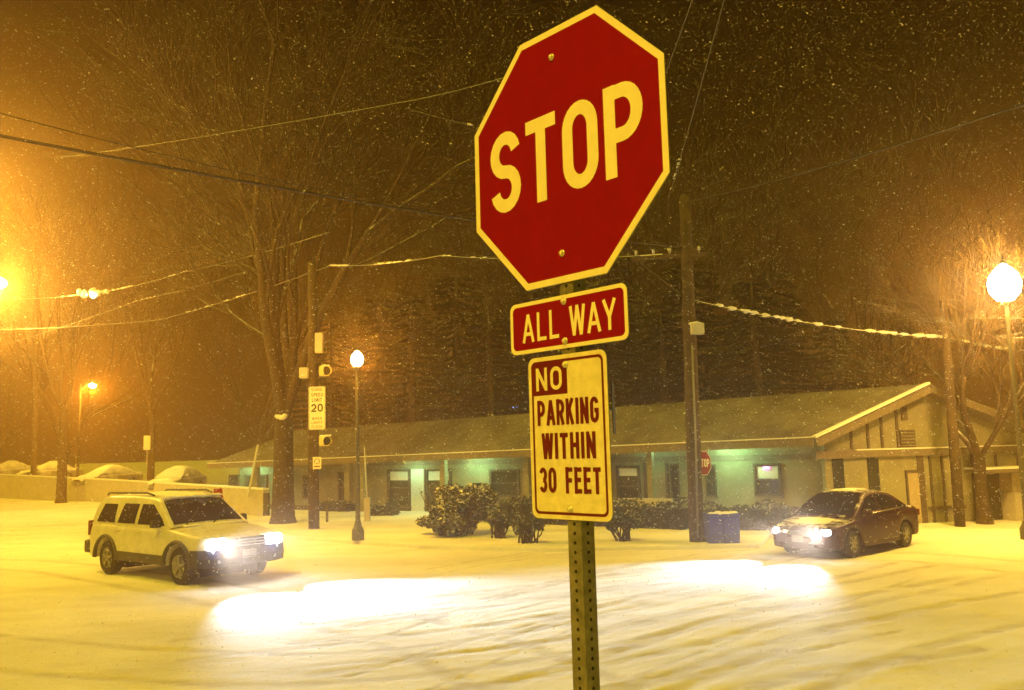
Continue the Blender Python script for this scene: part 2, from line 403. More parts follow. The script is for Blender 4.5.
def ribbon(mb, pts, s, fn, lift):
    pts = [p for i, p in enumerate(pts) if i == 0 or math.hypot(p[0] - pts[i - 1][0], p[1] - pts[i - 1][1]) > 1e-5]
    n = len(pts); P = [Vector((p[0], p[1], 0)) for p in pts]; A = []; B = []
    for i in range(n):
        d0 = (P[i] - P[i - 1]).normalized() if i else (P[1] - P[0]).normalized()
        d1 = (P[i + 1] - P[i]).normalized() if i < n - 1 else d0
        if i == 0: d0 = d1
        n0 = Vector((-d0.y, d0.x, 0)); n1 = Vector((-d1.y, d1.x, 0)); mm = (n0 + n1)
        mm = mm.normalized() if mm.length > .1 else n0
        k = s / 2 / max(.5, mm.dot(n0)); A.append(P[i] + mm * k); B.append(P[i] - mm * k)
    V = [fn(a.x, a.y, lift) for a in A] + [fn(b.x, b.y, lift) for b in B]
    mb.add(V, [(n + i, n + i + 1, i + 1, i) for i in range(n - 1)])
def text(mb, s, cx, y0, hgt, fn, lift, stroke=.17, asp=1.0, gap=.17, width=None):
    gl = [glyph(c, stroke, asp) for c in s]
    tot = sum(g[0] for g in gl) + gap * (len(s) - 1)
    kx = hgt if width is None else width / tot
    x = cx - tot * kx / 2; k = 0
    for W, st in gl:
        for p in st:
            k += 1
            sx = kx / hgt
            ribbon(mb, [((x / hgt) + q[0] * sx, q[1]) for q in p], stroke * min(1, (sx + 1) / 2), lambda u, v, t: fn(u * hgt, v * hgt + y0, t), lift + (k % 4) * .00012)
        x += (W + gap) * kx
def rrect(w_, h_, r_, n=6):
    o = []
    for cx, cy, a in ((w_ / 2 - r_, h_ / 2 - r_, 0), (-w_ / 2 + r_, h_ / 2 - r_, 90), (-w_ / 2 + r_, -h_ / 2 + r_, 180), (w_ / 2 - r_, -h_ / 2 + r_, 270)):
        o += arc(cx, cy, r_, r_, a, a + 90, n)
    return o
def ring(mb, outer, inner, fn, lift):
    n = len(outer)
    mb.add([fn(u, v, lift) for u, v in outer] + [fn(u, v, lift) for u, v in inner], [(i, (i + 1) % n, n + (i + 1) % n, n + i) for i in range(n)])
def face(mb, pts, fn, lift): mb.add([fn(u, v, lift) for u, v in pts], [tuple(range(len(pts)))])

# ------------------------------------------------------------------ the near signs on their perforated post
TH = R(47.6); PX, PY = .1544, 2.4197                # plane of the signs
FN = lambda u, v, t: (u, -t, v)                       # sign local: u right, v up, t towards the reader
def sign_root(name, z, u0, label, cat):
    d = Vector((math.cos(TH), -math.sin(TH), 0))
    return empty(name, (PX + d.x * u0, PY + d.y * u0, z), -TH, label, cat)
def bolt_heads(root, pts):
    for (u, v) in pts:
        mb = MB(); mb.lathe([(0.0001, .0085), (.0035, .008), (.0052, .006), (.0062, .003), (.0062, .002), (.0085, .002), (.0085, .0006)], (0, 0, 0), 'Z', 12)
        mb.v = [(u + x * 1.2, -z * 1.3 - .0012, v + y * 1.2) for x, y, z in mb.v]
        mb.build('bolt', M['bolt'], root)
# stop sign
S = .762; a_ = S / 2; b_ = a_ * math.tan(math.pi / 8)
octo = lambda k: [(u * k, v * k) for u, v in ((-b_, a_), (b_, a_), (a_, b_), (a_, -b_), (b_, -a_), (-b_, -a_), (-a_, -b_), (-a_, b_))][::-1]
st = sign_root('stop_sign', H + .8431, 0, 'big red octagonal stop sign tilted to the viewer at the top of the near post', 'stop sign')
mb = MB(); mb.prism(octo(1), FN, -.0022, 0); mb.build('panel', M['alu'], st)
mb = MB(); face(mb, octo(.948), FN, .0006); mb.build('red_face', M['sign_red'], st)
mb = MB(); ring(mb, octo(.997), octo(.946), FN, .001); mb.build('border', M['sign_white'], st)
mb = MB(); text(mb, 'STOP', .0, -.127, .258, FN, .0013, .172, 1.0, .13, width=.605); mb.build('lettering', M['sign_white'], st)
bolt_heads(st, [(-.022, .293), (-.006, -.295)])
# all way plaque
aw = sign_root('all_way_sign', H + .3506 + .002, -.004, 'small red plaque reading ALL WAY hung just below the big octagon', 'sign')
mb = MB(); mb.prism(rrect(.4572, .1524, .022), FN, -.002, 0); mb.build('panel', M['alu'], aw)
mb = MB(); face(mb, rrect(.435, .131, .016), FN, .0006); mb.build('red_face', M['sign_red'], aw)
mb = MB(); ring(mb, rrect(.4562, .1514, .0215), rrect(.433, .129, .015), FN, .001); mb.build('border', M['sign_white'], aw)
mb = MB(); text(mb, 'ALL', -.100, -.044, .084, FN, .0013, .14, 1.02, .19, width=.15); text(mb, 'WAY', .103, -.044, .084, FN, .0013, .14, 1.02, .12, width=.17); mb.build('lettering', M['sign_white'], aw)
bolt_heads(aw, [(-.002, .057), (-.002, -.055)])
# no parking sign
npk = sign_root('no_parking_sign', H + .0324 + .0, -.0085, 'white upright sign reading NO PARKING WITHIN 30 FEET in dark red', 'sign')
mb = MB(); mb.prism(rrect(.3048, .4572, .024), FN, -.002, 0); mb.build('panel', M['alu'], npk)
mb = MB(); face(mb, rrect(.3038, .4562, .0235), FN, .0006); mb.build('white_face', M['sign_worn'], npk)
mb = MB()
ring(mb, rrect(.279, .432, .017), rrect(.264, .417, .0125), FN, .001)
face(mb, [(-.1335, .21), (-.1335, .118), (.004, .118), (.004, .21)], FN, .0012)
text(mb, 'PARKING', 0, .032, .072, FN, .0016, .19, .95, .16, width=.234)
text(mb, 'WITHIN', 0, -.062, .072, FN, .0016, .19, .95, .16, width=.204)
text(mb, '30', -.084, -.157, .072, FN, .0016, .19, .95, .16, width=.066); text(mb, 'FEET', .052, -.157, .072, FN, .0016, .19, .95, .16, width=.13)
mb.build('lettering', M['ink_red'], npk)
mb = MB(); text(mb, 'NO', -.067, .131, .066, FN, .0024, .17, 1.05, .16, width=.105); mb.build('white_lettering', M['sign_worn'], npk)
bolt_heads(npk, [(0.0, .199), (0.0, -.199)])
# post: square tube with a hole every inch in every face
pr = empty('sign_post', (PX, PY, .55), -TH, 'galvanized square steel post full of punched holes holding the near signs', 'sign post')
mb = MB(); w2 = .0255; pitch = .0254; ztop = H + .8431 + .36 - .55; nh = int(ztop / pitch)
for k in range(4):
    ca, sa = math.cos(k * math.pi / 2), math.sin(k * math.pi / 2)
    def pf(u, v): x, y = u, -w2; return (x * ca - y * sa, x * sa + y * ca + w2 + .004, v)
    for i in range(nh):
        z0 = i * pitch; zc = z0 + pitch / 2; hr = .0052
        mb.add([pf(-w2, z0), pf(-.0105, z0), pf(-.0105, z0 + pitch), pf(-w2, z0 + pitch)], [(0, 1, 2, 3)])
        mb.add([pf(.0105, z0), pf(w2, z0), pf(w2, z0 + pitch), pf(.0105, z0 + pitch)], [(0, 1, 2, 3)])
        sq = [(.0105, 0), (.0105, pitch / 2), (0, pitch / 2), (-.0105, pitch / 2), (-.0105, 0), (-.0105, -pitch / 2), (0, -pitch / 2), (.0105, -pitch / 2)]
        P = [pf(u, zc + v) for u, v in sq] + [pf(hr * math.cos(j * math.pi / 4), zc + hr * math.sin(j * math.pi / 4)) for j in range(8)]
        mb.add(P, [(j, (j + 1) % 8, 8 + (j + 1) % 8, 8 + j) for j in range(8)])
mb.build('tube', M['galv'], pr)
mb = MB(); mb.box((0, w2 + .004, ztop / 2), (.046, .046, ztop)); mb.build('shade_core', M['dark'], pr)  # added dark core, stands for the shade seen through the holes
# sign seen almost edge-on behind the parking sign
es_ = empty('edge_on_sign', (PX + .055, PY + .055, H + .16), R(8), 'dark back of a narrow sign facing away behind the parking sign', 'sign')
es_.rotation_euler = (0, 0, R(81)); es_.location = at(613.5, 408, PY + .12)
mb = MB(); mb.prism(rrect(.16, .15, .012), FN, -.001, .001); mb.build('panel', M['trim'], es_)
mb = MB(); mb.tube([(-.09, .012, 0), (.07, .012, 0)], .006, 6); mb.build('bracket', M['galv'], es_)

# ------------------------------------------------------------------ cars
def ip(x, pts):
    xs_ = [p[0] for p in pts]; ys_ = [p[1] for p in pts]
    return float(np.interp(x, xs_, ys_))
def make_car(name, label, cat, sp, group=None):
    root = empty(name, label=label, cat=cat, group=group)
    L_ = sp['stations']; wb = sp['wb']; wr = sp['wheel_r']; ar = sp['arch_r']
    axs = (wb / 2, -wb / 2)
    def zb(x):
        z = ip(x, sp['bot'])
        for ax in axs:
            if abs(x - ax) < ar: z = max(z, wr + math.sqrt(ar ** 2 - (x - ax) ** 2) - .02)
        return z
    xs_ = []
    for i in range(len(L_) - 1):
        k = max(1, int(round((L_[i + 1] - L_[i]) / .05)))
        xs_ += list(np.linspace(L_[i], L_[i + 1], k, endpoint=False))
    xs_.append(L_[-1])
    frac = [(0, .95), (.06, .985), (.25, 1), (.5, 1), (.7, .99), (.86, .968), (.95, .935), (1.0, .87)]
    def sec(x):
        b, t, wd = zb(x), ip(x, sp['top']), ip(x, sp['wid']); cr = sp.get('crown', .03)
        b = min(b, t - .04)
        half = [(0, b), (wd * .6, b)] + [(wd * f, b + (t - b) * s) for s, f in frac] + [(wd * .62, t + cr * .6), (wd * .3, t + cr), (0, t + cr)]
        return half
    mb = MB(); n = None
    for i, x in enumerate(xs_):
        h = sec(x); ringp = h + [(-y, z) for y, z in h[-2:0:-1]]; n = len(ringp)
        for y, z in ringp: mb.v.append((x, y, z))
        if i:
            k = (i - 1) * n
            for j in range(n): mb.f.append((k + j, k + (j + 1) % n, k + n + (j + 1) % n, k + n + j)); mb.sm.append(True)
    e = (len(xs_) - 1) * n
    mb.f.append(tuple(range(n))); mb.sm.append(False); mb.f.append(tuple(e + j for j in reversed(range(n)))); mb.sm.append(False)
    # greenhouse
    g = sp['green']; gx = []
    for i in range(len(g['xs']) - 1): gx += list(np.linspace(g['xs'][i], g['xs'][i + 1], 9, endpoint=False))
    gx.append(g['xs'][-1])
    belt = lambda x: ip(x, sp['top']) - .01
    def yat(x, z):
        yb = ip(x, sp['wid']) * g['ybelt']; t = (z - belt(x)) / (g['zroof'] - belt(x)); return yb - (yb - g['yroof']) * max(0, t) ** 1.25
    k0 = len(mb.v)
    for i, x in enumerate(gx):
        zt = max(ip(x, g['roof']), belt(x) + .015); b = belt(x) - .03; h = []
        for s in (0, .25, .5, .75, .92): z = b + (zt - b) * s; h.append((yat(x, z), z))
        yt = yat(x, zt); h += [(yt * .97, zt - .008 if zt > g['zroof'] - .1 else zt), (yt * .86, zt + .012), (yt * .5, zt + .03), (0, zt + .036)]
        rg = h + [(-y, z) for y, z in h[-2::-1]]; n = len(rg)
        for y, z in rg: mb.v.append((x, y, z))
        if i:
            k = k0 + (i - 1) * n
            for j in range(n - 1): mb.f.append((k + j, k + j + 1, k + n + j + 1, k + n + j)); mb.sm.append(True)
    mb.build('body', sp['paint'], root)
    # side glass
    for side in (1, -1):
        for poly in g['windows']:
            q = MB(); xsr = [p[0] for p in poly]
            # fill by horizontal strips so that the pane follows the body's curve
            zs = np.linspace(min(p[1] for p in poly), max(p[1] for p in poly), 7); rows = []
            for z in zs:
                xi = []
                for i in range(len(poly)):
                    (x0, z0), (x1, z1) = poly[i], poly[(i + 1) % len(poly)]
                    if abs(z1 - z0) < 1e-6: continue
                    if min(z0, z1) - 1e-9 <= z <= max(z0, z1) + 1e-9: xi.append(x0 + (x1 - x0) * (z - z0) / (z1 - z0))
                rows.append((min(xi), max(xi), z))
            for x0, x1, z in rows:
                for k in range(5):
                    x = x0 + (x1 - x0) * k / 4; q.v.append((x, side * (yat(x, z) + .006), z))
            for r_ in range(6):
                for k in range(4): q.f.append((r_ * 5 + k, r_ * 5 + k + 1, r_ * 5 + k + 6, r_ * 5 + k + 5)); q.sm.append(True)
            q.build('side_window', sp.get('glass', M['glass']), root)
    for key, nm in (('ws', 'windshield'), ('rw', 'rear_window')):
        x0, x1 = g[key]; q = MB(); N = 8
        for i in range(N):
            x = x0 + (x1 - x0) * i / (N - 1); zt = max(ip(x, g['roof']), belt(x) + .015); yt = yat(x, zt)
            for y, dz in ((-.9, .004), (-.86, .012), (-.5, .03), (0, .036), (.5, .03), (.86, .012), (.9, .004)):
                q.v.append((x + (.004 if key == 'ws' else -.004), yt * y, zt + dz + .008))
        for i in range(N - 1):
            for k in range(6): q.f.append((i * 7 + k, i * 7 + k + 1, i * 7 + k + 8, i * 7 + k + 7)); q.sm.append(True)
        q.build(nm, sp.get('glass', M['glass']), root)
    # wheels
    tw = sp['track'] / 2
    for ax in axs:
        for side in (1, -1):
            c = (ax, side * tw, wr); tb = .105
            t = MB(); t.lathe([(wr * .62, -tb), (wr * .9, -tb), (wr * .98, -tb * .8), (wr, -tb * .4), (wr, tb * .4), (wr * .98, tb * .8), (wr * .9, tb), (wr * .62, tb)], c, 'Y', 28)
            wo_ = t.build('wheel', M['rubber'], root)
            rm = MB(); o = side * tb
            rm.lathe([(wr * .63, o * .95), (wr * .6, o * .9), (wr * .56, o * .55), (wr * .2, o * .5), (wr * .001, o * .5)], c, 'Y', 28)
            for k in range(sp.get('spokes', 5)):
                an = 2 * math.pi * k / sp.get('spokes', 5) + .3
                rm.bar((c[0], c[1] + o * .75, c[2]), (c[0] + math.cos(an) * wr * .58, c[1] + o * .72, c[2] + math.sin(an) * wr * .58), .05, .05, (0, 1, 0))
            rm.lathe([(wr * .16, o * .6), (wr * .15, o * .9), (.001, o * .92)], c, 'Y', 14)
            rm.build('rim', M['rim'], wo_)
    # dark box filling the wheel wells
    for ax in axs:
        q = MB(); q.box((ax, 0, wr + .1), (ar * 1.5, sp['track'] - .3, ar * 1.4)); q.build('arch_filler', M['dark'], root)
    def seam(pts):
        for i in range(len(pts) - 1):
            (x0, z0), (x1, z1) = pts[i], pts[i + 1]
            for side in (1, -1):
                q = MB()
                Y0 = bodyy(x0, z0) + .002; Y1 = bodyy(x1, z1) + .002
                q.bar((x0, side * Y0, z0), (x1, side * Y1, z1), .012, .006, (0, 1, 0)); q.build('door_seam', M['dark'], root)
    def bodyy(x, z):
        b, t, wd = zb(x), ip(x, sp['top']), ip(x, sp['wid']); s = min(1, max(0, (z - b) / max(.05, t - b)))
        return wd * float(np.interp(s, [q[0] for q in frac], [q[1] for q in frac]))
    for pts in sp.get('seams', []): seam(pts)
    for x, z in sp.get('handles', []):
        for side in (1, -1):
            q = MB(); q.box((x, side * (bodyy(x, z) + .015), z), (.17, .03, .035)); bevel(q.build('door_handle', sp['paint'], root), .008)
    mx, mz = sp['mirror']
    for side in (1, -1):
        q = MB(); q.box((mx, side * (yat(mx, mz) + .13), mz), (.13, .2, .15), top=(.8, .9)); bevel(q.build('mirror', sp['mirror_mat'], root), .03, 3)
        q = MB(); q.bar((mx, side * (yat(mx, mz) - .05), mz - .05), (mx, side * (yat(mx, mz) + .08), mz - .03), .04, .04); q.build('mirror_arm', sp['mirror_mat'], root)
    root['_'] = 0; del root['_']
    return root, bodyy, yat
def fbox(root, name, m, c, d, bv=.01, rz=0, top=None, label=None):
    q = MB(); q.box(c, d, rz, top=top); o = q.build(name, m, root)
    if bv: bevel(o, bv, 3)
    if label: o['label'] = label
    return o

# --- the white SUV
suvs = dict(wb=2.89, wheel_r=.37, arch_r=.47, track=1.56, crown=.035, paint=M['paint_white'], mirror_mat=M['dark'], spokes=5,
    stations=[-2.36, -2.33, -2.2, -1.8, 1.9, 2.2, 2.33, 2.38],
    bot=[(-2.36, .52), (-2.2, .36), (2.1, .36), (2.3, .42), (2.38, .5)],
    top=[(-2.36, .95), (-2.33, 1.08), (-2.2, 1.12), (.75, 1.10), (1.1, 1.10), (1.5, 1.06), (2.1, .98), (2.3, .92), (2.38, .82)],
    wid=[(-2.36, .78), (-2.33, .86), (-2.15, .92), (1.7, .92), (2.1, .89), (2.3, .8), (2.38, .7)],
    green=dict(xs=[-2.3, -2.12, -1.9, .25, .55, 1.12], ybelt=.935, yroof=.68, zroof=1.74,
        roof=[(-2.3, 1.12), (-2.1, 1.66), (-1.9, 1.715), (-.8, 1.745), (.1, 1.73), (.36, 1.68), (1.12, 1.12)],
        windows=[[(-2.0, 1.16), (-1.2, 1.16), (-1.28, 1.56), (-1.86, 1.56)], [(-1.08, 1.16), (-.35, 1.16), (-.35, 1.58), (-.98, 1.58)], [(-.22, 1.16), (.86, 1.16), (.72, 1.29), (.22, 1.58), (-.22, 1.58)]],
        ws=(.42, 1.06), rw=(-2.13, -2.26)),
    seams=[[(-.28, .45), (-.28, 1.1)], [(.78, .5), (.8, 1.05)], [(-1.05, .85), (-1.12, 1.1)], [(-1.0, .5), (-.95, .8)]],
    handles=[(-.1, 1.0), (-.98, 1.0)], mirror=(.72, 1.2))
suv, bY, yA = make_car('suv', 'white sport utility car with roof rails and dark lower trim, headlights blazing', 'car', suvs)
for side in (1, -1):
    q = MB(); P = [(-1.95, side * .66, 1.75), (-1.85, side * .66, 1.80), (-.2, side * .66, 1.815), (.05, side * .65, 1.765)]
    q.tube(P, .022, 8); q.build('roof_rail', M['cladding'], suv)
    fbox(suv, 'headlight', M['headlight'], (2.33, side * .62, .83), (.14, .38, .21), .05)
    fbox(suv, 'fog_lamp', M['greybox'], (2.41, side * .56, .5), (.04, .16, .09), .02)
    # lower cladding and flares follow the sills
    q = MB(); q.box((0, side * .915, .46), (1.95, .05, .2)); bevel(q.build('sill_cladding', M['cladding'], suv), .02)
    for ax in (1.445, -1.445):
        q = MB(); P = [];
        for k in range(17):
            a = math.pi * k / 16; P.append((ax + .5 * math.cos(a), side * .915, .36 + .5 * math.sin(a)))
        q.tube(P, .045, 6); q.build('wheel_flare', M['cladding'], suv)
fbox(suv, 'grille', M['cladding'], (2.37, 0, .82), (.06, .82, .2), .02)
for k in range(3): fbox(suv, 'grille_bar', M['chrome'], (2.405, 0, .765 + k * .055), (.012, .78, .018), 0)
q = MB(); pts = [(1.98, -.955)] + [(2.46 - .24 * abs(t) ** 3.4, t * .95) for t in np.linspace(-1, 1, 13)] + [(1.98, .955)]
for i in range(len(pts) - 1):
    q.add([(pts[i][0], pts[i][1], .38), (pts[i + 1][0], pts[i + 1][1], .38), (pts[i + 1][0] + .03, pts[i + 1][1], .55), (pts[i][0] + .03, pts[i][1], .55), (pts[i + 1][0] - .01, pts[i + 1][1], .72), (pts[i][0] - .01, pts[i][1], .72), (pts[i + 1][0] - .2, pts[i + 1][1], .72), (pts[i][0] - .2, pts[i][1], .72), (pts[i + 1][0] - .2, pts[i + 1][1], .38), (pts[i][0] - .2, pts[i][1], .38)], [(0, 1, 2, 3), (3, 2, 4, 5), (5, 4, 6, 7), (0, 9, 8, 1)], False)
q.build('front_bumper', mat('bumper_dark', (.03, .03, .036), .55, noise=.3, nscale=9), suv)
fbox(suv, 'air_intake', M['dark'], (2.452, 0, .46), (.03, .9, .1), .01)
fbox(suv, 'license_plate', M['plate'], (2.478, 0, .6), (.02, .31, .16), .005)
fbox(suv, 'rear_bumper', M['cladding'], (-2.34, 0, .58), (.26, 1.84, .3), .05)
for side in (1, -1): fbox(suv, 'tail_light', M['ink_red'], (-2.3, side * .83, 1.0), (.12, .12, .34), .02)
for n_b, xr_b, z_b in ((20, (.35, .5), 1.72), (40, (1.02, 1.2), 1.135)):
    q = MB()
    for i in range(n_b): q.blob((rnd.uniform(*xr_b), -.62 + 1.24 * i / (n_b - 1), z_b), rnd.uniform(.045, .075), 6, .3, (1.2, 1.4, .45))
    q.build('snow_layer', M['snow'], suv)
for sgn in (-1, 1):
    q = MB(); q.bar((1.13, sgn * .3 - .25, 1.16), (.78, sgn * .3 + .2, 1.42), .02, .02); q.build('wiper', M['dark'], suv)

# --- the dark red sedan
seds = dict(wb=2.65, wheel_r=.315, arch_r=.39, track=1.5, crown=.03, paint=M['paint_red'], mirror_mat=M['paint_red'], spokes=7,
    stations=[-2.26, -2.22, -2.05, -1.7, 1.7, 2.05, 2.2, 2.26],
    bot=[(-2.26, .5), (-2.1, .28), (2.0, .24), (2.2, .28), (2.26, .36)],
    top=[(-2.26, .86), (-2.22, .95), (-2.05, .985), (-1.5, .98), (-.6, .955), (.7, .915), (1.2, .87), (1.9, .76), (2.15, .7), (2.26, .58)],
    wid=[(-2.26, .68), (-2.2, .78), (-1.95, .86), (0, .885), (1.5, .87), (1.95, .82), (2.15, .72), (2.26, .58)],
    green=dict(xs=[-1.62, -1.1, -.75, -.1, .25, 1.22], ybelt=.95, yroof=.585, zroof=1.45,
        roof=[(-1.62, .985), (-1.42, 1.10), (-1.1, 1.30), (-.88, 1.385), (-.5, 1.445), (-.1, 1.455), (.25, 1.415), (.62, 1.23), (1.22, .885)],
        windows=[[(-.1, .985), (.86, .955), (.72, 1.07), (.25, 1.34), (-.1, 1.385)], [(-1.02, 1.0), (-.19, .985), (-.19, 1.39), (-.65, 1.37), (-.96, 1.26)], [(-1.36, 1.03), (-1.1, 1.01), (-1.05, 1.21), (-1.11, 1.2)]],
        ws=(.3, 1.14), rw=(-1.02, -1.52)),
    seams=[[(-.14, .3), (-.15, .95)], [(.88, .35), (.9, .88)], [(-1.0, .6), (-1.1, .95)], [(-.95, .33), (-.93, .55)]],
    handles=[(-.02, .84), (-.95, .86)], mirror=(.72, 1.0))
sed, bY2, yA2 = make_car('sedan', 'dark red four-door sedan with snow on roof and bonnet, headlights on', 'car', seds)
for side in (1, -1):
    fbox(sed, 'headlight', M['headlight'], (2.1, side * .57, .62), (.18, .30, .13), .03, rz=-side * .45)
    fbox(sed, 'indicator', M['turn'], (2.235, side * .34, .61), (.05, .1, .07), .01)
    fbox(sed, 'fog_lamp', M['greybox'], (2.2, side * .52, .36), (.06, .14, .07), .01)
    fbox(sed, 'tail_light', M['ink_red'], (-2.16, side * .7, .82), (.12, .26, .15), .02, rz=side * .4)
    q = MB(); q.tube([(.86, side * .87, .935), (-.1, side * .868, .985), (-1.0, side * .85, 1.01), (-1.34, side * .83, 1.02)], .012, 6); q.build('window_trim', M['chrome'], sed)
    q = MB(); q.box((0, side * .86, .27), (1.8, .08, .1)); bevel(q.build('side_skirt', M['paint_red'], sed), .02)
fbox(sed, 'grille', M['dark'], (2.25, 0, .58), (.05, .52, .12), .015)
fbox(sed, 'grille_surround', M['chrome'], (2.262, 0, .645), (.03, .56, .02), .004)
fbox(sed, 'air_intake', M['dark'], (2.24, 0, .33), (.06, .8, .09), .015)
fbox(sed, 'license_plate', M['plate'], (2.29, 0, .47), (.02, .31, .15), .005)
q = MB(); pts = [(2.3 - .32 * abs(t) ** 2.6, t * .84) for t in np.linspace(-1, 1, 13)]
for i in range(len(pts) - 1):
    (x0, y0), (x1, y1) = pts[i], pts[i + 1]
    q.add([(x0 - .03, y0, .24), (x1 - .03, y1, .24), (x1, y1, .42), (x0, y0, .42), (x1 - .02, y1, .53), (x0 - .02, y0, .53), (x1 - .12, y1, .55), (x0 - .12, y0, .55)], [(0, 1, 2, 3), (3, 2, 4, 5), (5, 4, 6, 7)], True)
q.build('front_bumper', M['paint_red'], sed)
q = MB()
for i in range(5):
    for j in range(7): pass
# snow sheets on roof, bonnet and boot: thin lumpy layers
def snow_sheet(root, xr, yr, zf, th=.025, nx=12, ny=9):
    q = MB()
    for i in range(nx + 1):
        for j in range(ny + 1):
            u, v = i / nx, j / ny; x = xr[0] + (xr[1] - xr[0]) * u; y = yr[0] + (yr[1] - yr[0]) * v
            ed = min(u, 1 - u, v, 1 - v) * 6; jx = rnd.uniform(-.03, .03)
            q.v.append((x + jx, y + rnd.uniform(-.03, .03), zf(x, y) - .012 + th * min(1, ed) * rnd.uniform(.7, 1.3) + .004))
    for i in range(nx):
        for j in range(ny): q.f.append((i * (ny + 1) + j, (i + 1) * (ny + 1) + j, (i + 1) * (ny + 1) + j + 1, i * (ny + 1) + j + 1)); q.sm.append(True)
    return q.build('snow_layer', M['snow'], root)
snow_sheet(sed, (-.85, .24), (-.5, .5), lambda x, y: ip(x, seds['green']['roof']) + .036 - .05 * (y / .5) ** 2)
snow_sheet(sed, (1.25, 1.95), (-.6, .62), lambda x, y: ip(x, seds['top']) + .03 - .03 * (y / .6) ** 2)
snow_sheet(sed, (-2.15, -1.68), (-.62, .62), lambda x, y: ip(x, seds['top']) + .03 - .03 * (y / .6) ** 2)
snow_sheet(suv, (-1.9, .3), (-.55, .55), lambda x, y: ip(x, suvs['green']['roof']) + .036 - .04 * (y / .6) ** 2, .03)

def place_car(root, px, py, heading_deg):
    p = gp(px, py); root.location = p; root.rotation_euler = (0, 0, R(heading_deg))
place_car(suv, 181, 574, -40); suv.scale = (1.13, 1.12, 1.055)
place_car(sed, 849, 550, 221)
# headlight beams
def beams(root, x, y, z, e, aim, cone=62, yaw=0):
    for side in (1, -1):
        lamp('headlight_beam', (x, side * y, z), e, (.66, .8, 1), .05, root, ((1, side * aim[1] + yaw, -aim[0]), cone, 1))
def glare(root, x, y, z, e):
    for side in (1, -1): lamp('headlight_spill', (x, side * y, z), e, (.36, .42, 1), .08, root)
beams(suv, 2.45, .62, .87, 1900, (.19, .11), 62, .01)
beams(sed, 2.27, .57, .645, 1050, (.10, .10), 66, -.02)
glare(suv, 2.56, .68, .8, 3); glare(sed, 2.34, .66, .6, 1.4)

# ------------------------------------------------------------------ street lamps
def post_lamp(name, base, hgt, label, energy, glowm, gl_r=.17, group=None, color=SOD):
    r = empty(name, base, 0, label, 'street lamp', group)
    q = MB(); q.lathe([(.19, 0), (.19, .28), (.16, .34), (.12, .42), (.10, .5), (.075, .6), (.06, hgt * .5), (.05, hgt - .12)], n=14); q.build('pole', M['post_paint'], r)
    q = MB(); q.lathe([(.05, hgt - .14), (.11, hgt - .1), (.12, hgt - .02), (.08, hgt)], n=14); q.build('collar', M['post_paint'], r)
    c = hgt + gl_r * 1.1
    q = MB(); q.lathe([(gl_r * .5, c - gl_r * 1.1), (gl_r * .9, c - gl_r * .6), (gl_r, c), (gl_r * .86, c + gl_r * .5), (gl_r * .5, c + gl_r * .95), (.012, c + gl_r * 1.3)], n=16)
    o = q.build('globe', glowm, r); o.visible_shadow = True
    q = MB(); q.lathe([(gl_r * .3, c + gl_r * 1.25), (gl_r * .16, c + gl_r * 1.45), (.01, c + gl_r * 1.8)], n=10); q.build('finial', M['post_paint'], r)
    lamp('lamp_light', (0, 0, c), energy, color, gl_r * 1.15, r)
    return r
b = pv(358, 540); hh = at(358, 366, b.y).z - PZ
post_lamp('lamp_post', b, hh, 'slim lamp post with one glowing globe standing on the corner pavement', 1600, M['lamp_glow'], .2)
b = gp(1012, 540); t = at(1004, 300, b.y)
post_lamp('globe_street_lamp', (t.x + .05, b.y, 0), t.z, 'tall street lamp with large white globe beside the snowy tree at the right', 4600, M['lamp_glow_white'], .42, color=(1, .54, .06))
# street lamps with an arm (cobra heads): one at the left frame edge, one far off, one behind the viewer
def arm_lamp(name, base, hgt, label, energy, adir, arml=1.6, group=None, glow=None, rad=.12, color=SOD):
    r = empty(name, base, 0, label, 'street lamp', group); ax = Vector((math.cos(adir), math.sin(adir), 0))
    q = MB(); q.tube([(0, 0, 0), (0, 0, hgt * .5), (0, 0, hgt)], [.11, .09, .07], 10); q.build('pole', M['wood'], r)
    q = MB(); P = [Vector((0, 0, hgt - .6)) + ax * arml * t + Vector((0, 0, .55 * math.sin(t * 1.6))) for t in np.linspace(0, 1, 7)]
    q.tube(P, .03, 8); q.build('arm', M['galv'], r)
    e = P[-1]; q = MB(); q.bar(e - ax * .12, e + ax * .5, .26, .12); bevel(q.build('lamp_head', M['greybox'], r), .04)
    q = MB(); q.blob(tuple(e + ax * .25 + Vector((0, 0, -.1))), rad, 12, 0, (1, 1, .7)); q.build('lens', glow or M['lamp_glow'], r)
    lamp('lamp_light', e + ax * .25 + Vector((0, 0, -.22)), energy, color, rad * 1.1, r)
    return r
pl = at(-70, 190, 26)
arm_lamp('arm_street_lamp', (pl.x - 1.5, 26, 0), pl.z + .3, 'nearer tall wooden pole with arm lamp just beyond the left edge of the view', 3800, 0, 1.6, rad=.2, color=(1, .57, .07))
pl = at(-2, 282, 44)
arm_lamp('arm_street_lamp', (pl.x - 1.6, 44, 0), pl.z + .1, 'glaring arm lamp halfway up the left edge, above the slender left trees', 6500, 0, 1.35, rad=.42, color=(1, .6, .09))
pl = at(89, 385, 62)
arm_lamp('arm_street_lamp', (pl.x - .6, 62, 0), pl.z + .1, 'distant lit arm lamp between the bare trees above the white wall', 1800, 0, .6, rad=.26)
arm_lamp('arm_street_lamp', (-6.5, -5, 0), 8.6, 'street lamp on wooden pole behind the viewer by the near corner', 900, R(30), 1.8)

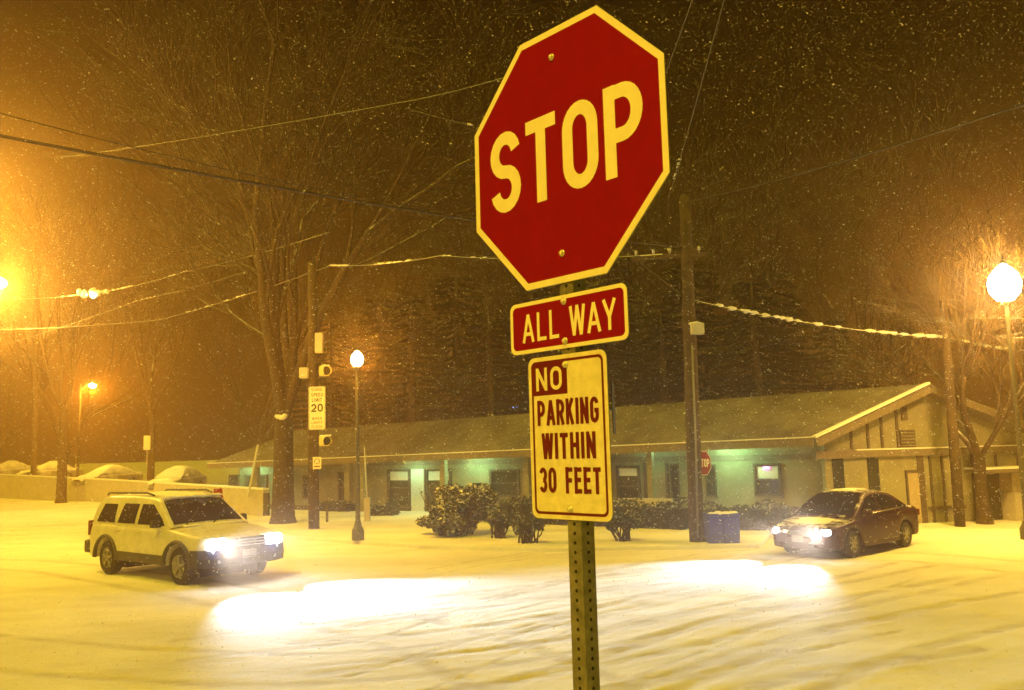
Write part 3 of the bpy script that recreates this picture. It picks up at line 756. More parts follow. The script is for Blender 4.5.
# ------------------------------------------------------------------ poles and wires
def upole(name, base, top, r0, r1, label, cat='utility pole'):
    r = empty(name, base, 0, label, cat); d = Vector(top) - Vector(base)
    q = MB(); q.tube([d * 0 - Vector((0, 0, .2)), d * .33, d * .66, d], [r0, r0 * .9 + r1 * .1, (r0 + r1) / 2, r1], 12); q.build('shaft', M['wood'], r); return r
def insulator(r, p):
    q = MB(); q.lathe([(.02, -.06), (.02, 0), (.05, .01), (.03, .05), (.055, .06), (.035, .1), (.01, .13)], p, 'Z', 8); q.build('insulator', M['greybox'], r)
ub = gp(697, 546); ut = at(685, 196, ub.y)
up = upole('utility_pole', ub, ut, .2, .15, 'tall wooden utility pole beside the blue bins with crossarm and small box')
def loc(root, p): return Vector(p) - root.location
ca_ = loc(up, at(686, 252, ub.y)); cl = loc(up, at(632, 259, ub.y + 1.0)); crr = loc(up, at(707, 254, ub.y - .4))
q = MB(); q.bar(cl, crr, .09, .12); q.build('crossarm', M['wood'], up)
q = MB(); q.bar(cl + Vector((.1, -.02, .075)), cl.lerp(crr, .42) + Vector((0, 0, .075)), .06, .03); q.build('snow_clump', M['snow'], up)
q = MB(); q.bar(loc(up, at(640, 262, ub.y)), loc(up, at(688, 300, ub.y)), .04, .05); q.build('brace', M['wood'], up)
for f in (.06, .3, .52, .9): insulator(up, cl.lerp(crr, f) + Vector((0, 0, .12)))
bx_ = loc(up, at(697, 329, ub.y - .25)); fbox(up, 'meter_box', M['greybox'], bx_, (.34, .3, .3), .02)
q = MB()
for i in range(7): q.blob(bx_ + Vector((rnd.uniform(-.14, .14), rnd.uniform(-.1, .1), .16)), .08, 8, .2, (1, 1, .5))
q.build('snow_clump', M['snow'], up)
q = MB(); q.tube([loc(up, at(692, 345, ub.y - .2)), loc(up, at(696, 450, ub.y - .21)), loc(up, at(698, 538, ub.y - .21))], .03, 8); q.build('conduit', M['galv'], up)
rb = gp(960, 526); rt = at(943, 296, rb.y)
rp = upole('utility_pole', rb, rt, .16, .12, 'slightly leaning wooden pole in front of the gabled end wall')
for f in (.98, .81): insulator(rp, (rt - rb) * f + Vector((-.05, -.12, .03)))
lb = gp(33, 499); lt = at(37, 296, lb.y)
lp = upole('utility_pole', lb, lt, .2, .15, 'plain wooden pole in front of the white wall near the left edge')
bb = pv(314, 529); bt = at(312, 262, bb.y)
bp_ = upole('utility_pole', bb, bt, .19, .14, 'wooden pole carrying the speed limit sign and two flashing school beacons')
Yb = bb.y - .2
fbox(bp_, 'cabinet', M['greybox'], loc(bp_, at(319, 343, Yb)), (.27, .2, .72), .03)
fbox(bp_, 'side_box', M['greybox'], loc(bp_, at(304, 373, Yb)), (.3, .25, .38), .03)
def beacon(px, py, label):
    r = empty('traffic_beacon', at(px, py, Yb), R(38), label, 'beacon', 'school beacons on the wooden pole')
    fbox(r, 'housing', M['yellow'], (.05, 0, 0), (.3, .3, .36), .05)
    q = MB(); q.lathe([(.165, 0), (.17, .06), (.17, .15)], (.05, 0, 0), 'Y', 18)
    q.v = [(x, -y - .12, z + (.0)) for x, y, z in q.v]
    q.f = [f for f in q.f if sum(q.v[i][2] for i in f) / 4 > -.11]; q.sm = q.sm[:len(q.f)]
    o = q.build('visor', M['yellow'], r)
    q = MB(); q.lathe([(.001, -.19), (.1, -.18), (.15, -.165), (.15, -.14)], (.05, 0, 0), 'Y', 18); q.build('lens', M['dark'], r)
    q = MB(); q.bar((-.1, .05, .2), (.05, .05, .2), .05, .05); q.bar((-.1, .05, -.2), (.05, .05, -.2), .05, .05); q.build('bracket', M['galv'], r)
    q = MB()
    for i in range(6): q.blob((rnd.uniform(-.06, .16), rnd.uniform(-.3, .1), .18), .07, 7, .2, (1, 1, .5))
    q.build('snow_cap', M['snow'], r)
beacon(323, 371, 'yellow school beacon above the speed limit sign with snow on its visor')
beacon(323, 441, 'yellow school beacon below the speed limit sign, lens dark')
sl = empty('speed_limit_sign', at(317, 408, Yb - .02), R(-4), 'tall white school speed limit sign reading 20 on the wooden pole', 'sign')
mb = MB(); mb.prism(rrect(.6, 1.52, .04), FN, -.004, 0); mb.build('panel', M['sign_white'], sl)
mb = MB(); ring(mb, rrect(.57, 1.49, .03), rrect(.55, 1.47, .03), FN, .002)
text(mb, 'SCHOOL', 0, .6, .1, FN, .003, .14, .95, .18, .42); text(mb, 'SPEED', 0, .4, .13, FN, .003, .16, .95, .18, .42); text(mb, 'LIMIT', 0, .22, .13, FN, .003, .16, .95, .18, .36)
text(mb, '20', 0, -.14, .29, FN, .003, .2, 1.25, .18, .42); text(mb, 'WHEN', 0, -.42, .1, FN, .003, .13, .95, .18, .36); text(mb, 'LIGHTS', 0, -.56, .1, FN, .003, .13, .95, .18, .4); text(mb, 'FLASH', 0, -.7, .1, FN, .003, .13, .95, .18, .38)
mb.build('lettering', M['dark'], sl)
ss = empty('small_street_sign', at(317, 463, Yb - .02), R(-6), 'small faded parking sign low on the pole under the lower beacon', 'sign')
mb = MB(); mb.prism(rrect(.3, .42, .02), FN, -.003, 0); mb.build('panel', M['sign_worn'], ss)
mb = MB(); ring(mb, arc(0, .06, .1, .1, 0, 360, 20)[:-1], arc(0, .06, .075, .075, 0, 360, 20)[:-1], FN, .002); face(mb, [(-.1, -.14), (.1, -.14), (.1, -.1), (-.1, -.1)], FN, .002); mb.build('marking', M['ink_red'], ss)

def wire(pts, rad, sag, label, m='wire', clumps=(), group='overhead wires across the street'):
    """pts: world points; sagging span between successive points"""
    q = MB(); P = []
    for i in range(len(pts) - 1):
        a, b = Vector(pts[i]), Vector(pts[i + 1])
        for t in np.linspace(0, 1, 26, endpoint=(i == len(pts) - 2)):
            P.append(a.lerp(b, float(t)) + Vector((0, 0, -4 * sag * t * (1 - t))))
    q.tube(P, rad, 6); r = q.build('overhead_wire', M[m]); tag(r, label, 'wire', group)
    for t0, t1, k in clumps:
        L_ = len(P) - 1; ts = sorted(t0 + (t1 - t0) * rnd.random() for _ in range(k)); c = None; last = None
        for t in ts:
            j = min(L_ - 1, int(t * L_)); p = P[j].lerp(P[j + 1], t * L_ - j); k_r = rnd.uniform(1.3, 2.4) * rad
            if c is not None and (p - last).length > 3.2 * rad:
                c.build('snow_clump', M['snow'], r); c = None
            if c is None: c = MB()
            c.blob(tuple(p + Vector((0, 0, .02 + rnd.uniform(0, .012)))), k_r, 7, .25, (2.2, 1.5, .9)); last = p
        if c is not None: c.build('snow_clump', M['snow'], r)
    return r
A = at(-40, 128, 11); B = at(683, 248, ub.y)
wire([A, B], .026, .15, 'thick dark cable running down from upper left behind the stop sign')
A2 = at(-30, 105, 14); wire([A2, at(480, 216, 24)], .012, .2, 'thin dark wire just above the thick dark cable on the left')
wire([at(685, 202, ub.y), at(1060, 92, 12)], .022, .12, 'dark cable climbing from the utility pole to the upper right edge')
wire([at(690, 300, ub.y), at(947, 338, rb.y), at(1080, 352, 30)], .028, .18, 'snow-covered cable from the box pole to the leaning pole', 'wire_snow', [(.05, .3, 16), (.33, .5, 30), (.55, .72, 14)])
wire([at(60, 158, 30), at(410, 101, 19), at(560, 60, 16)], .013, .06, 'thin pale wire rising to the right above the dark cable', 'wire_snow')
wire([at(405, 108, 22), at(473, 126, ub.y)], .014, .02, 'short pale wire ending in a clamp left of the stop sign', 'wire_snow', [(.93, 1.0, 3)])
wire([at(672, 254, ub.y), at(668, 200, ub.y - 2), at(735, -40, 7)], .008, .05, 'snow-knotted wire dropping from the top to the crossarm end', 'wire_snow', [(.55, .75, 14)])
wire([at(645, 130, 18), at(700, -20, 7)], .007, .0, 'thin straight wire leaving the top beside the octagon corner', 'wire_snow')
wire([at(-20, 330, 48), at(160, 320, 40), at(330, 266, bb.y), at(440, 256, 26), at(640, 256, ub.y)], .018, .1, 'snowy cable from the left pole past the bare tree to the crossarm', 'wire_snow', [(.30, .4, 14), (.5, .56, 12), (.62, .7, 16), (.76, .82, 6)])
wire([at(-20, 300, 50), at(92, 294, 46), at(185, 272, 40), at(330, 232, 31)], .02, .1, 'snowy cable passing the hanging clumps near the left lamp', 'wire_snow', [(.25, .32, 12), (.42, .5, 16), (.6, .68, 10)])
wire([at(-20, 352, 50), at(140, 300, 44), at(250, 270, 36)], .014, .1, 'low thin snowy wire by the left bare tree', 'wire_snow', [(.45, .62, 10)])
wire([at(940, 318, rb.y), at(1080, 318, 27)], .014, .03, 'thin level wire passing under the big globe lamp', 'wire_snow', [(.2, .9, 18)])
# clump of ice-coated fittings; an added glowing ball stands for caught lamp light
fx = empty('span_wire_fitting', at(94, 293, 46), 0, 'bright snow-caked fitting hanging on the cable above the distant lamp', 'wire fitting')
q = MB(); q.bar((-.7, 0, 0), (.7, 0, .1), .12, .12); q.build('bar', M['galv'], fx)
q = MB()
for i in range(16): q.blob((rnd.uniform(-.75, .75), rnd.uniform(-.15, .1), rnd.uniform(-.1, .22)), rnd.uniform(.1, .2), 7, .25)
q.build('snow_clump', M['snow'], fx)
q = MB(); q.blob((.05, -.2, -.18), .14, 10, 0); q.build('glow_ball', M['lamp_glow'], fx)

# ------------------------------------------------------------------ trees
def bare_tree(name, base, hgt, r0, label, seed, spread=.5, leaders=4, fork=.24, depth=6, density=3, group=None, up=.25, min_r=.008, twigs=True, lean=(0, 0)):
    g = random.Random(seed); root = empty(name, base, 0, label, 'tree', group)
    tr = MB(); cr = MB()
    def grow(p, d, ln, rad, lv):
        n = 4 if lv <= 2 else 3; pts = [p]; rr = [rad]; q = p
        for i in range(n):
            d = (d + Vector((g.gauss(0, .13), g.gauss(0, .13), g.gauss(0, .08) + up * .16))).normalized()
            q = q + d * ln / n; pts.append(q); rr.append(rad * (1 - .42 * (i + 1) / n))
        (tr if lv <= 2 else cr).tube(pts, rr, 7 if lv <= 1 else (5 if lv <= 2 else 3), cap=False)
        if lv >= depth: return
        k = density + (1 if g.random() < .5 else 0)
        for j in range(k):
            t = 1 if j == 0 else g.uniform(.3, .95); f = t * n; i = min(n - 1, int(f)); b_ = pts[i].lerp(pts[i + 1], f - i)
            ax = d.orthogonal().normalized(); ax.rotate(Matrix.Rotation(g.uniform(0, 6.28), 3, d)); an = g.uniform(.25, .62) * (.6 if j == 0 else 1) + (.12 if lv > 3 else 0)
            nd = d.copy(); nd.rotate(Matrix.Rotation(an, 3, ax))
            grow(b_, nd, ln * g.uniform(.55, .82), max(min_r, rr[i] * (.72 if j == 0 else g.uniform(.4, .6))), lv + 1)
    fz = hgt * fork
    trunk = [Vector((0, 0, -.2)), Vector((0, 0, .25)), Vector((lean[0] * .5 + g.uniform(-.05, .05), lean[1] * .5, fz * .5)), Vector((lean[0], lean[1], fz))]
    tr.tube(trunk, [r0 * 1.5, r0 * 1.12, r0 * .96, r0 * .9], 12, cap=False)
    for k in range(leaders):
        a = 2 * math.pi * k / leaders + g.uniform(-.3, .3); s_ = spread * g.uniform(.6, 1.2)
        d = Vector((math.cos(a) * s_, math.sin(a) * s_, 1)).normalized()
        grow(trunk[-1] - Vector((0, 0, .1)), d, hgt * .29 * g.uniform(.9, 1.15), r0 * g.uniform(.42, .62), 1)
    tr.build('trunk', M['bark'], root); cr.build('crown', M['twig'], root)
    return root
tb = pv(283, 523)
mt = bare_tree('bare_tree', tb, 25, .4, 'large bare street tree with a snow-filled fork beside the beacon pole', 5, .22, 7, .16, 6, 3, min_r=.012)
q = MB(); fk = Vector((0, 0, 4.0))
for i in range(9): q.blob(fk + Vector((rnd.uniform(-.22, .22), -.3 + rnd.uniform(-.06, .06), rnd.uniform(-.05, .12))), rnd.uniform(.07, .14), 8, .2, (1, 1, .7))
q.build('snow_clump', M['snow'], mt)
tb = gp(61, 503); bare_tree('bare_tree', tb, 20, .3, 'slender bare tree between the left pole and the distant lamp', 12, .4, 4, .3, 6, 3, min_r=.016)
tb = gp(150, 494); bare_tree('bare_tree', tb, 21, .26, 'dark bare tree at the white wall behind the roof of the white car', 23, .5, 4, .3, 6, 3, min_r=.016)
tb = gp(985, 523); bare_tree('bare_tree', tb, 10.5, .2, 'snow-covered bare tree beside the globe lamp and gable wall', 31, .75, 5, .2, 6, 3, min_r=.011)
GT = 'dark trees beyond the building'
proto = None
far = [(-38, 75, 27, 0), (-24, 82, 30, 1), (-12, 70, 28, 2), (2, 66, 27, 3), (13, 62, 28, 4), (24, 60, 26, 5), (34, 58, 25, 6), (-52, 88, 29, 7), (44, 66, 28, 8), (7, 80, 34, 9)]
protos = [bare_tree('bare_tree', (0, 0, 0), 27, .42, 'x', 40 + k, .62, 5, .13, 6, 3, GT, min_r=.022) for k in range(3)]
where = ['far left behind the parked snowy cars', 'behind the distant lit arm lamp', 'behind the left end of the long roof', 'behind the roof just left of the stop sign', 'behind the roof just right of the stop sign', 'behind the roof between utility pole and gable', 'behind the peak of the gable', 'hidden in glow at the left edge', 'behind the big globe lamp', 'rising tallest right behind the stop sign']
for i, (x, y, h_, k) in enumerate(far):
    o = protos[i] if i < 3 else copy_tree(protos[i % 3])
    o.location = (x, y, -.3); o.rotation_euler = (0, 0, i * 1.7); s_ = h_ / 27; o.scale = (s_, s_, s_)
    tag(o, 'tall bare dark tree ' + where[i], 'tree', GT)
def conifer(name, base, hgt, rad, label, seed, group):
    g = random.Random(seed); root = empty(name, base, 0, label, 'tree', group)
    q = MB(); q.tube([(0, 0, -.2), (0, 0, hgt * .5), (0, 0, hgt * .97)], [hgt * .02, hgt * .013, .02], 8); q.build('trunk', M['trim'], root)
    c = MB(); z = hgt * .12
    while z < hgt * .98:
        t = z / hgt; rr = rad * (1 - t) ** .8 * g.uniform(.75, 1.1) + .15
        for k in range(int(7 + 5 * (1 - t))):
            a = g.uniform(0, 6.28); ln = rr * g.uniform(.6, 1.1); d = Vector((math.cos(a), math.sin(a), -.28)); m_ = int(4 + ln * 4)
            for j in range(m_):
                f = (j + g.random()) / m_; p = Vector((0, 0, z)) + d * ln * f + Vector((0, 0, .12 * ln * f * f))
                s_ = g.uniform(.16, .34) * (1.2 - .5 * f); ax = Vector((g.gauss(0, 1), g.gauss(0, 1), g.gauss(0, .4))).normalized(); sd2 = d.cross(ax).normalized()
                c.add([p, p + d * s_ * 1.3 + sd2 * s_ * .5 + Vector((0, 0, -s_ * .3)), p + d * s_ * 2.0 + Vector((0, 0, -s_ * .6)), p + d * s_ * 1.2 - sd2 * s_ * .5 + Vector((0, 0, -s_ * .3))], [(0, 1, 2, 3)])
        z += hgt * .028
    c.build('crown', M['needle'], root); return root
cp = conifer('fir_tree', (0, 0, 0), 15, 3.4, 'x', 3, 'evergreens behind the long roof')
cons = [(-7, 60, 14), (-1.5, 56, 12), (4, 55, 13), (9, 52, 11), (14, 50, 12.5), (-13, 62, 12.5), (18.5, 50, 10), (-4, 63, 16), (1.5, 60, 15), (6.5, 58, 16), (11.5, 56, 15), (-10, 66, 15), (16.5, 55, 14)]
cw = ['left of the big bush line', 'above the bush', 'just left of the signs', 'just right of the signs', 'right of the utility pole', 'above the lamp post', 'left of the gable peak', 'tall and farther back above the bush', 'tall and farther back left of the signs', 'tall and farther back right of the signs', 'tall and farther back by the utility pole', 'tall and farther back above the lamp post', 'tall and farther back left of the gable peak']
for i, (x, y, h_) in enumerate(cons):
    o = cp if i == 0 else copy_tree(cp); o.location = (x, y, 0); o.rotation_euler = (0, 0, i * 2.1); s_ = h_ / 15; o.scale = (s_ * rnd.uniform(1.5, 2.1), s_ * rnd.uniform(1.5, 2.1), s_)
    tag(o, 'dark evergreen behind the long roof, ' + cw[i], 'tree', 'evergreens behind the long roof')

# ------------------------------------------------------------------ hedges, bush, shrubs
def leafy(mb, c, r, n, g, s=(.05, .1), shell=.55):
    for i in range(n):
        v = Vector((g.gauss(0, 1), g.gauss(0, 1), g.gauss(0, 1))).normalized(); k = shell + (1 - shell) * g.random() ** .5
        p = Vector((c[0] + v.x * r[0] * k, c[1] + v.y * r[1] * k, c[2] + v.z * r[2] * k))
        if p.z < .02: continue
        a = Vector((g.gauss(0, 1), g.gauss(0, 1), g.gauss(0, .6))).normalized(); b2 = a.orthogonal().normalized(); b2.rotate(Matrix.Rotation(g.uniform(0, 6.28), 3, a)); z = g.uniform(*s)
        mb.add([p - a * z, p + b2 * z * .5, p + a * z, p - b2 * z * .5], [(0, 1, 2, 3)])
def hedge(pa, pb, hgt, dep, label, seed, dens=260):
    g = random.Random(seed); a, b2 = Vector(pa), Vector(pb); d = b2 - a; L_ = d.length; r = empty('hedge', a, math.atan2(d.y, d.x), label, 'hedge')
    q = MB(); q.box((L_ / 2, 0, hgt * .45), (L_ * .99, dep * .75, hgt * .86)); q.build('dark_core', M['dark'], r)  # solid dark box standing for the shade inside the leaves
    c = MB()
    for i in range(int(L_ * dens * (hgt + dep))):
        u, face_ = g.uniform(0, L_), g.random()
        hh_ = hgt * (1 + .1 * math.sin(u * 3.1 + seed) + .06 * math.sin(u * 7.7))
        if face_ < .42: p = Vector((u, -dep / 2 * g.uniform(.8, 1.12), hh_ * g.uniform(.04, 1)))
        elif face_ < .85: p = Vector((u, dep * g.uniform(-.5, .5), hh_ * g.uniform(.9, 1.1)))
        else: p = Vector((u, dep / 2 * g.uniform(.8, 1.1), hh_ * g.uniform(.05, 1)))
        ax = Vector((g.gauss(0, 1), g.gauss(0, 1), g.gauss(0, .7))).normalized(); bb_ = ax.orthogonal().normalized(); bb_.rotate(Matrix.Rotation(g.uniform(0, 6.28), 3, ax)); z = g.uniform(.04, .085)
        c.add([p - ax * z, p + bb_ * z * .55, p + ax * z, p - bb_ * z * .55], [(0, 1, 2, 3)])
    c.build('leaves', M['leaf'], r); return r
hedge(gp(478, 524), gp(690, 533), .85, .8, 'long dark clipped hedge between the big bush and the utility pole', 1)
hedge(gp(706, 533), gp(790, 534), .8, .7, 'dark hedge behind the blue bins running to the red car', 2)
hedge(gp(318, 513), gp(352, 514), .5, .8, 'low dark hedge between the beacon pole and the lamp post', 3)
hedge(gp(369, 518), gp(396, 518), .5, .8, 'short dark hedge just right of the lamp post', 4)
def bush(px, py, hgt, wd, label, seed, n, m='bush_leaf', name='bush', s=(.045, .1)):
    lift = .16 if name == 'bush' else .48
    g = random.Random(seed); r = empty(name, pv(px, py), 0, label, 'bush')
    q = MB()
    for i in range(22):
        a = g.uniform(0, 6.28); k = g.uniform(.3, 1.0); e = Vector((math.cos(a) * wd / 2 * k, math.sin(a) * wd / 2 * k, hgt * g.uniform(.6, 1.02)))
        q.tube([(e.x * .45 + g.uniform(-.1, .1), e.y * .45 + g.uniform(-.1, .1), 0), e * .5 + Vector((e.x * .2, e.y * .2, 0)) + Vector((g.uniform(-.1, .1), 0, 0)), e], [.03, .02, .008], 5)
    q.build('stems', M['bark'], r)
    c = MB()
    for i in range(14 if name == 'bush' else 10): leafy(c, (g.uniform(-.32, .32) * wd, g.uniform(-.3, .3) * wd, hgt * g.uniform(lift, .8)), (wd * g.uniform(.1, .28), wd * .22, hgt * g.uniform(.12, .3)), n // 10, g, s, .3)
    c.build('leaves', M[m], r); return r
bush(458, 535, 1.6, 2.4, 'large rounded bush with snow-speckled leaves left of the near signs', 1, 10000)
bush(529, 543, .75, .9, 'small thin-stemmed shrub at the kerb left of the near post', 2, 800, 'leaf', 'shrub')
bush(500, 538, .8, .8, 'small shrub tucked against the right side of the large bush', 3, 700, 'leaf', 'shrub')
bush(622, 541, .9, 1.0, 'small thin-stemmed shrub at the kerb right of the near post', 4, 900, 'leaf', 'shrub')
bush(778, 534, .9, .8, 'small shrub between the blue bins and the dark red sedan', 5, 700, 'leaf', 'shrub')

# ------------------------------------------------------------------ long building with the gabled end
bd = empty('building', (0, 0, 0), 0, 'long low building with snow-dusted roof, lit porch wall and battened gable', 'building')
E1 = at(814, 438, 27.0); RG1 = at(928, 384, 28.2); dirx = Vector((-.80, .60, -.014))
Lb = 31.5
E0 = E1 + dirx * Lb; RG0 = RG1 + dirx * Lb
E2 = at(1046, 430, 28.8); E2b = E2 + dirx * 14; E2 = Vector((E2.x, E2.y, E1.z + .1))
UP = Vector((0, 0, 1)); th = .12
def quad_slab(q, a, b2, c, d, t=th):
    n_ = (b2 - a).cross(d - a).normalized(); n_ = n_ if n_.z > 0 else -n_
    P = [a, b2, c, d]; q.add([p for p in P] + [p - n_ * t for p in P], [(0, 1, 2, 3), (7, 6, 5, 4), (0, 4, 5, 1), (1, 5, 6, 2), (2, 6, 7, 3), (3, 7, 4, 0)])
q = MB(); quad_slab(q, E1, RG1, RG0, E0); roof = q.build('roof', M['shingle'], bd)
q = MB(); quad_slab(q, E2, RG1 + UP * .004, RG0 + UP * .004, E2 + dirx * Lb); q.build('roof', M['shingle'], bd)
# snow on the rake, gutters and fascia
q = MB(); q.bar(E1.lerp(RG1, .0) + UP * .03, RG1 + UP * .03, .2, .07); q.build('rake_snow', M['snow'], bd)
q = MB(); q.bar(E1 + Vector((-.05, -.06, -.12)), E0 + Vector((-.05, -.06, -.12)), .06, .26); q.build('fascia', M['fascia'], bd)
q = MB(); q.bar(E1 + Vector((-.05, -.07, .03)), E0 + Vector((-.05, -.07, .03)), .1, .035); q.build('eave_snow', M['snow'], bd)
q = MB(); q.bar(E1 + Vector((.06, -.03, -.16)), RG1 + Vector((.06, -.03, -.16)), .05, .24); q.bar(RG1 + Vector((.06, -.03, -.162)), E2 + Vector((.06, -.03, -.16)), .05, .24); q.build('rake_board', M['fascia'], bd)
# main facade: 1.3 m behind the eave
inw = Vector((.6, .8, 0)); W1 = Vector((E1.x, E1.y, 0)) + inw * 1.3 + Vector((-.8, .6, 0)) * .2
fd = Vector((-.8, .6, 0)); Lf = Lb - 1
fn_ = Vector((-.6, -.8, 0))                              # outward normal of the facade
def wallp(t, z, o=0): p = W1 + fd * t + fn_ * o; return Vector((p.x, p.y, z))
def along(px):
    """distance along the facade where the picture column px meets it"""
    d = ray(px, 470); k = d.x / d.y
    return (k * W1.y - W1.x) / (fd.x - k * fd.y)
zw = lambda t: E1.z - .014 * t + .25
def fpanel(name, m, px0, px1, z0, z1, o0=-.05, o1=.03, parent=None, bv=0):
    t0, t1 = along(px0), along(px1); q = MB()
    P = [wallp(t0, z0, o0), wallp(t1, z0, o0), wallp(t1, z0, o1), wallp(t0, z0, o1)]; P += [p + UP * (z1 - z0) for p in P]
    q.add(P, [(3, 2, 1, 0), (4, 5, 6, 7), (0, 1, 5, 4), (1, 2, 6, 5), (2, 3, 7, 6), (3, 0, 4, 7)])
    return q.build(name, m, parent or bd)
q = MB(); P = [wallp(-.0, -.2), wallp(Lf, -.2), wallp(Lf, zw(Lf)), wallp(0, zw(0))]; P2 = [p - fn_ * .2 for p in P]
q.add(P + P2, [(0, 1, 2, 3), (7, 6, 5, 4), (0, 4, 5, 1), (1, 5, 6, 2), (2, 6, 7, 3), (3, 7, 4, 0)]); q.build('wall', M['cream'], bd)
q = MB(); a, b2 = E1 - UP * .14 + inw * .05, E0 - UP * .14 + inw * .05
q.add([a, b2, b2 + inw * 1.5, a + inw * 1.5], [(0, 1, 2, 3)]); q.build('soffit', M['fascia'], bd)
def window(px0, px1, z0, z1, m='wglass', fr='trim', mullions=1, blind=0):
    e = (px1 - px0) * .085; f = fpanel('window', M[m], px0 + e * .6, px1 - e * .6, z0 + .05, z1 - .05, -.03, .012)
    for a_2, b_2, c_2, d_2 in ((px0, px0 + e, z0, z1), (px1 - e, px1, z0, z1), (px0 + e, px1 - e, z0, z0 + .07), (px0 + e, px1 - e, z1 - .08, z1)):
        fpanel('frame', M[fr], a_2, b_2, c_2, d_2, -.02, .085, f)
    if blind: fpanel('blind', M['door_white'], px0 + e * 1.2, px1 - e * 1.2, z1 - .08 - (z1 - z0) * blind, z1 - .1, 0, .016, f)
    if mullions:
        zm = (z0 + z1) / 2; fpanel('sash', M[fr], px0 + e, px1 - e, zm - .03, zm + .03, .0, .06, f)
    fpanel('sill', M['fascia'], px0 - e * .5, px1 + e * .5, z0 - .06, z0 - .003, -.02, .12, f)
    return f
zo = -.1
nw = window(754, 781, .95, 2.02, blind=.45)
fpanel('neon_sign', M['neon'], 764, 770, 1.83, 1.9, .06, .075, nw)
window(706, 716, .9, 2.0); window(617, 640, .5, 2.0, blind=.2); window(671, 679, .1, 2.05, mullions=0)
for a, b2 in ((388, 411), (426, 452)): window(a, b2, .3, 1.95, blind=.25)
d = fpanel('door', M['door_white'], 411.5, 424.5, .0, 1.95, -.05, .05); fpanel('handle', M['dark'], 422, 423, .9, 1.0, .05, .08, d)
window(339, 352, .4, 1.85); window(304, 318, .6, 1.7); window(246, 268, .7, 1.75); window(230, 240, .7, 1.75)
window(490, 520, .8, 1.9); window(560, 585, .8, 1.9)
for px in (270, 362, 376, 457, 540, 603, 662): fpanel('post', M['cream'], px - 2.5, px + 2.5, -.1, E1.z - .014 * along(px) - .15, .75, .95)
for px in (645, 667, 281): fpanel('trim_board', M['trim'], px - 1.5, px + 1.5, 0, 2.1, 0, .045)
fpanel('sill_band', M['fascia'], 812, 232, 2.12, 2.3, 0, .04)
fpanel('base_board', M['trim'], 812, 232, -.1, .25, 0, .035)
fpanel('low_wall', M['concrete'], 690, 590, -.1, .9, 1.3, 1.5)
# porch lights under the eave
for px, e in ((735, 40), (418, 20), (480, 38), (257, 42), (660, 12)):
    t = along(px); p = wallp(t, E1.z - .014 * t - .2, .8)
    f = empty('porch_light', p, math.atan2(fd.y, fd.x), None); f.parent = bd
    q = MB(); q.box((0, 0, .03), (1.2, .16, .06)); q.build('housing', M['fixture'], f)
    q = MB(); q.box((0, 0, -.02), (1.1, .12, .035)); q.build('tube', M['tube_green'], f)
    lamp('porch_glow', (0, 0, -.12), e, (.46, 1, .48), .12, f)
# gable end wall
G0 = Vector((E1.x + .55, E1.y + .75, 0)); G1 = Vector((E2.x - .2, E2.y + .7, 0))
gd = (G1 - G0).normalized(); gn = Vector((gd.y, -gd.x, 0)); Lg = (G1 - G0).length
def gx(px):
    d = ray(px, 470); k = d.x / d.y; return (k * G0.y - G0.x) / (gd.x - k * gd.y)
def gpt(t, z, o=0): p = G0 + gd * t + gn * o; return Vector((p.x, p.y, z))
tp = gx(928); zpk = RG1.z - .12
zr = lambda t: (E1.z - .2 + (zpk - E1.z + .2) * t / tp) if t < tp else (zpk - (zpk - E2.z + .1) * (t - tp) / (Lg - tp))
q = MB(); P = [gpt(0, -.2), gpt(Lg, -.2), gpt(Lg, zr(Lg)), gpt(tp, zpk), gpt(0, zr(0))]; P2 = [p - gn * .2 for p in P]
q.add(P + P2, [(0, 1, 2, 3, 4), (9, 8, 7, 6, 5)] + [(i, 5 + i, 5 + (i + 1) % 5, (i + 1) % 5) for i in range(5)]); q.build('gable_wall', M['cream'], bd)
def gpanel(name, m, px0, px1, z0, z1, o1=.04, parent=None, o0=-.02):
    t0, t1 = gx(px0), gx(px1); q = MB(); P = [gpt(t0, z0, o0), gpt(t1, z0, o0), gpt(t1, z0, o1), gpt(t0, z0, o1)]; P += [p + UP * (z1 - z0) for p in P]
    q.add(P, [(0, 1, 2, 3), (7, 6, 5, 4), (4, 5, 1, 0), (5, 6, 2, 1), (6, 7, 3, 2), (7, 4, 0, 3)]); return q.build(name, m, parent or bd)
def zpx(py, px):
    p = gpt(gx(px), 0); return at(px, py, p.y).z
zb_ = zpx(453, 900)
gpanel('trim_band', M['fascia'], 815, 1040, zb_ - .1, zb_ + .12, .12)
gpanel('band_snow', M['snow'], 856, 1040, zb_ + .122, zb_ + .16, .13)
for px in (853, 870, 884, 900): gpanel('batten', M['trim'], px - 1.2, px + 1.2, zb_ + .17, zr(gx(px)) - .06, .045)
for px in (838, 873): gpanel('dark_opening', M['wglass'], px - 5.5, px + 5.5, 0, zb_ - .12, .03)
gpanel('corner_post', M['trim'], 917, 923, 0, zb_ - .1, .06)
lv = gpanel('vent', M['trim'], 902, 917, zpx(447, 909), zpx(430, 909), .05)
for k in range(5): z = zpx(446 - k * 3.2, 909); gpanel('louvre', M['cream'], 903, 916, z, z + .03, .075, lv)
gpanel('vent', M['trim'], 905, 911, zpx(420, 908), zpx(405, 908), .05)
dr = gpanel('door', M['door_tan'], 906, 917, -.05, zpx(473, 912), .05)
gpanel('door_frame', M['trim'], 904.5, 906, -.05, zpx(471, 912), .07, dr); gpanel('door_frame', M['trim'], 904.5, 917, zpx(473, 912), zpx(470, 912), .068, dr)
for px in (930, 942, 958, 972, 996, 1018): gpanel('batten', M['trim'], px - 1, px + 1, 0, zb_ - .12, .05)
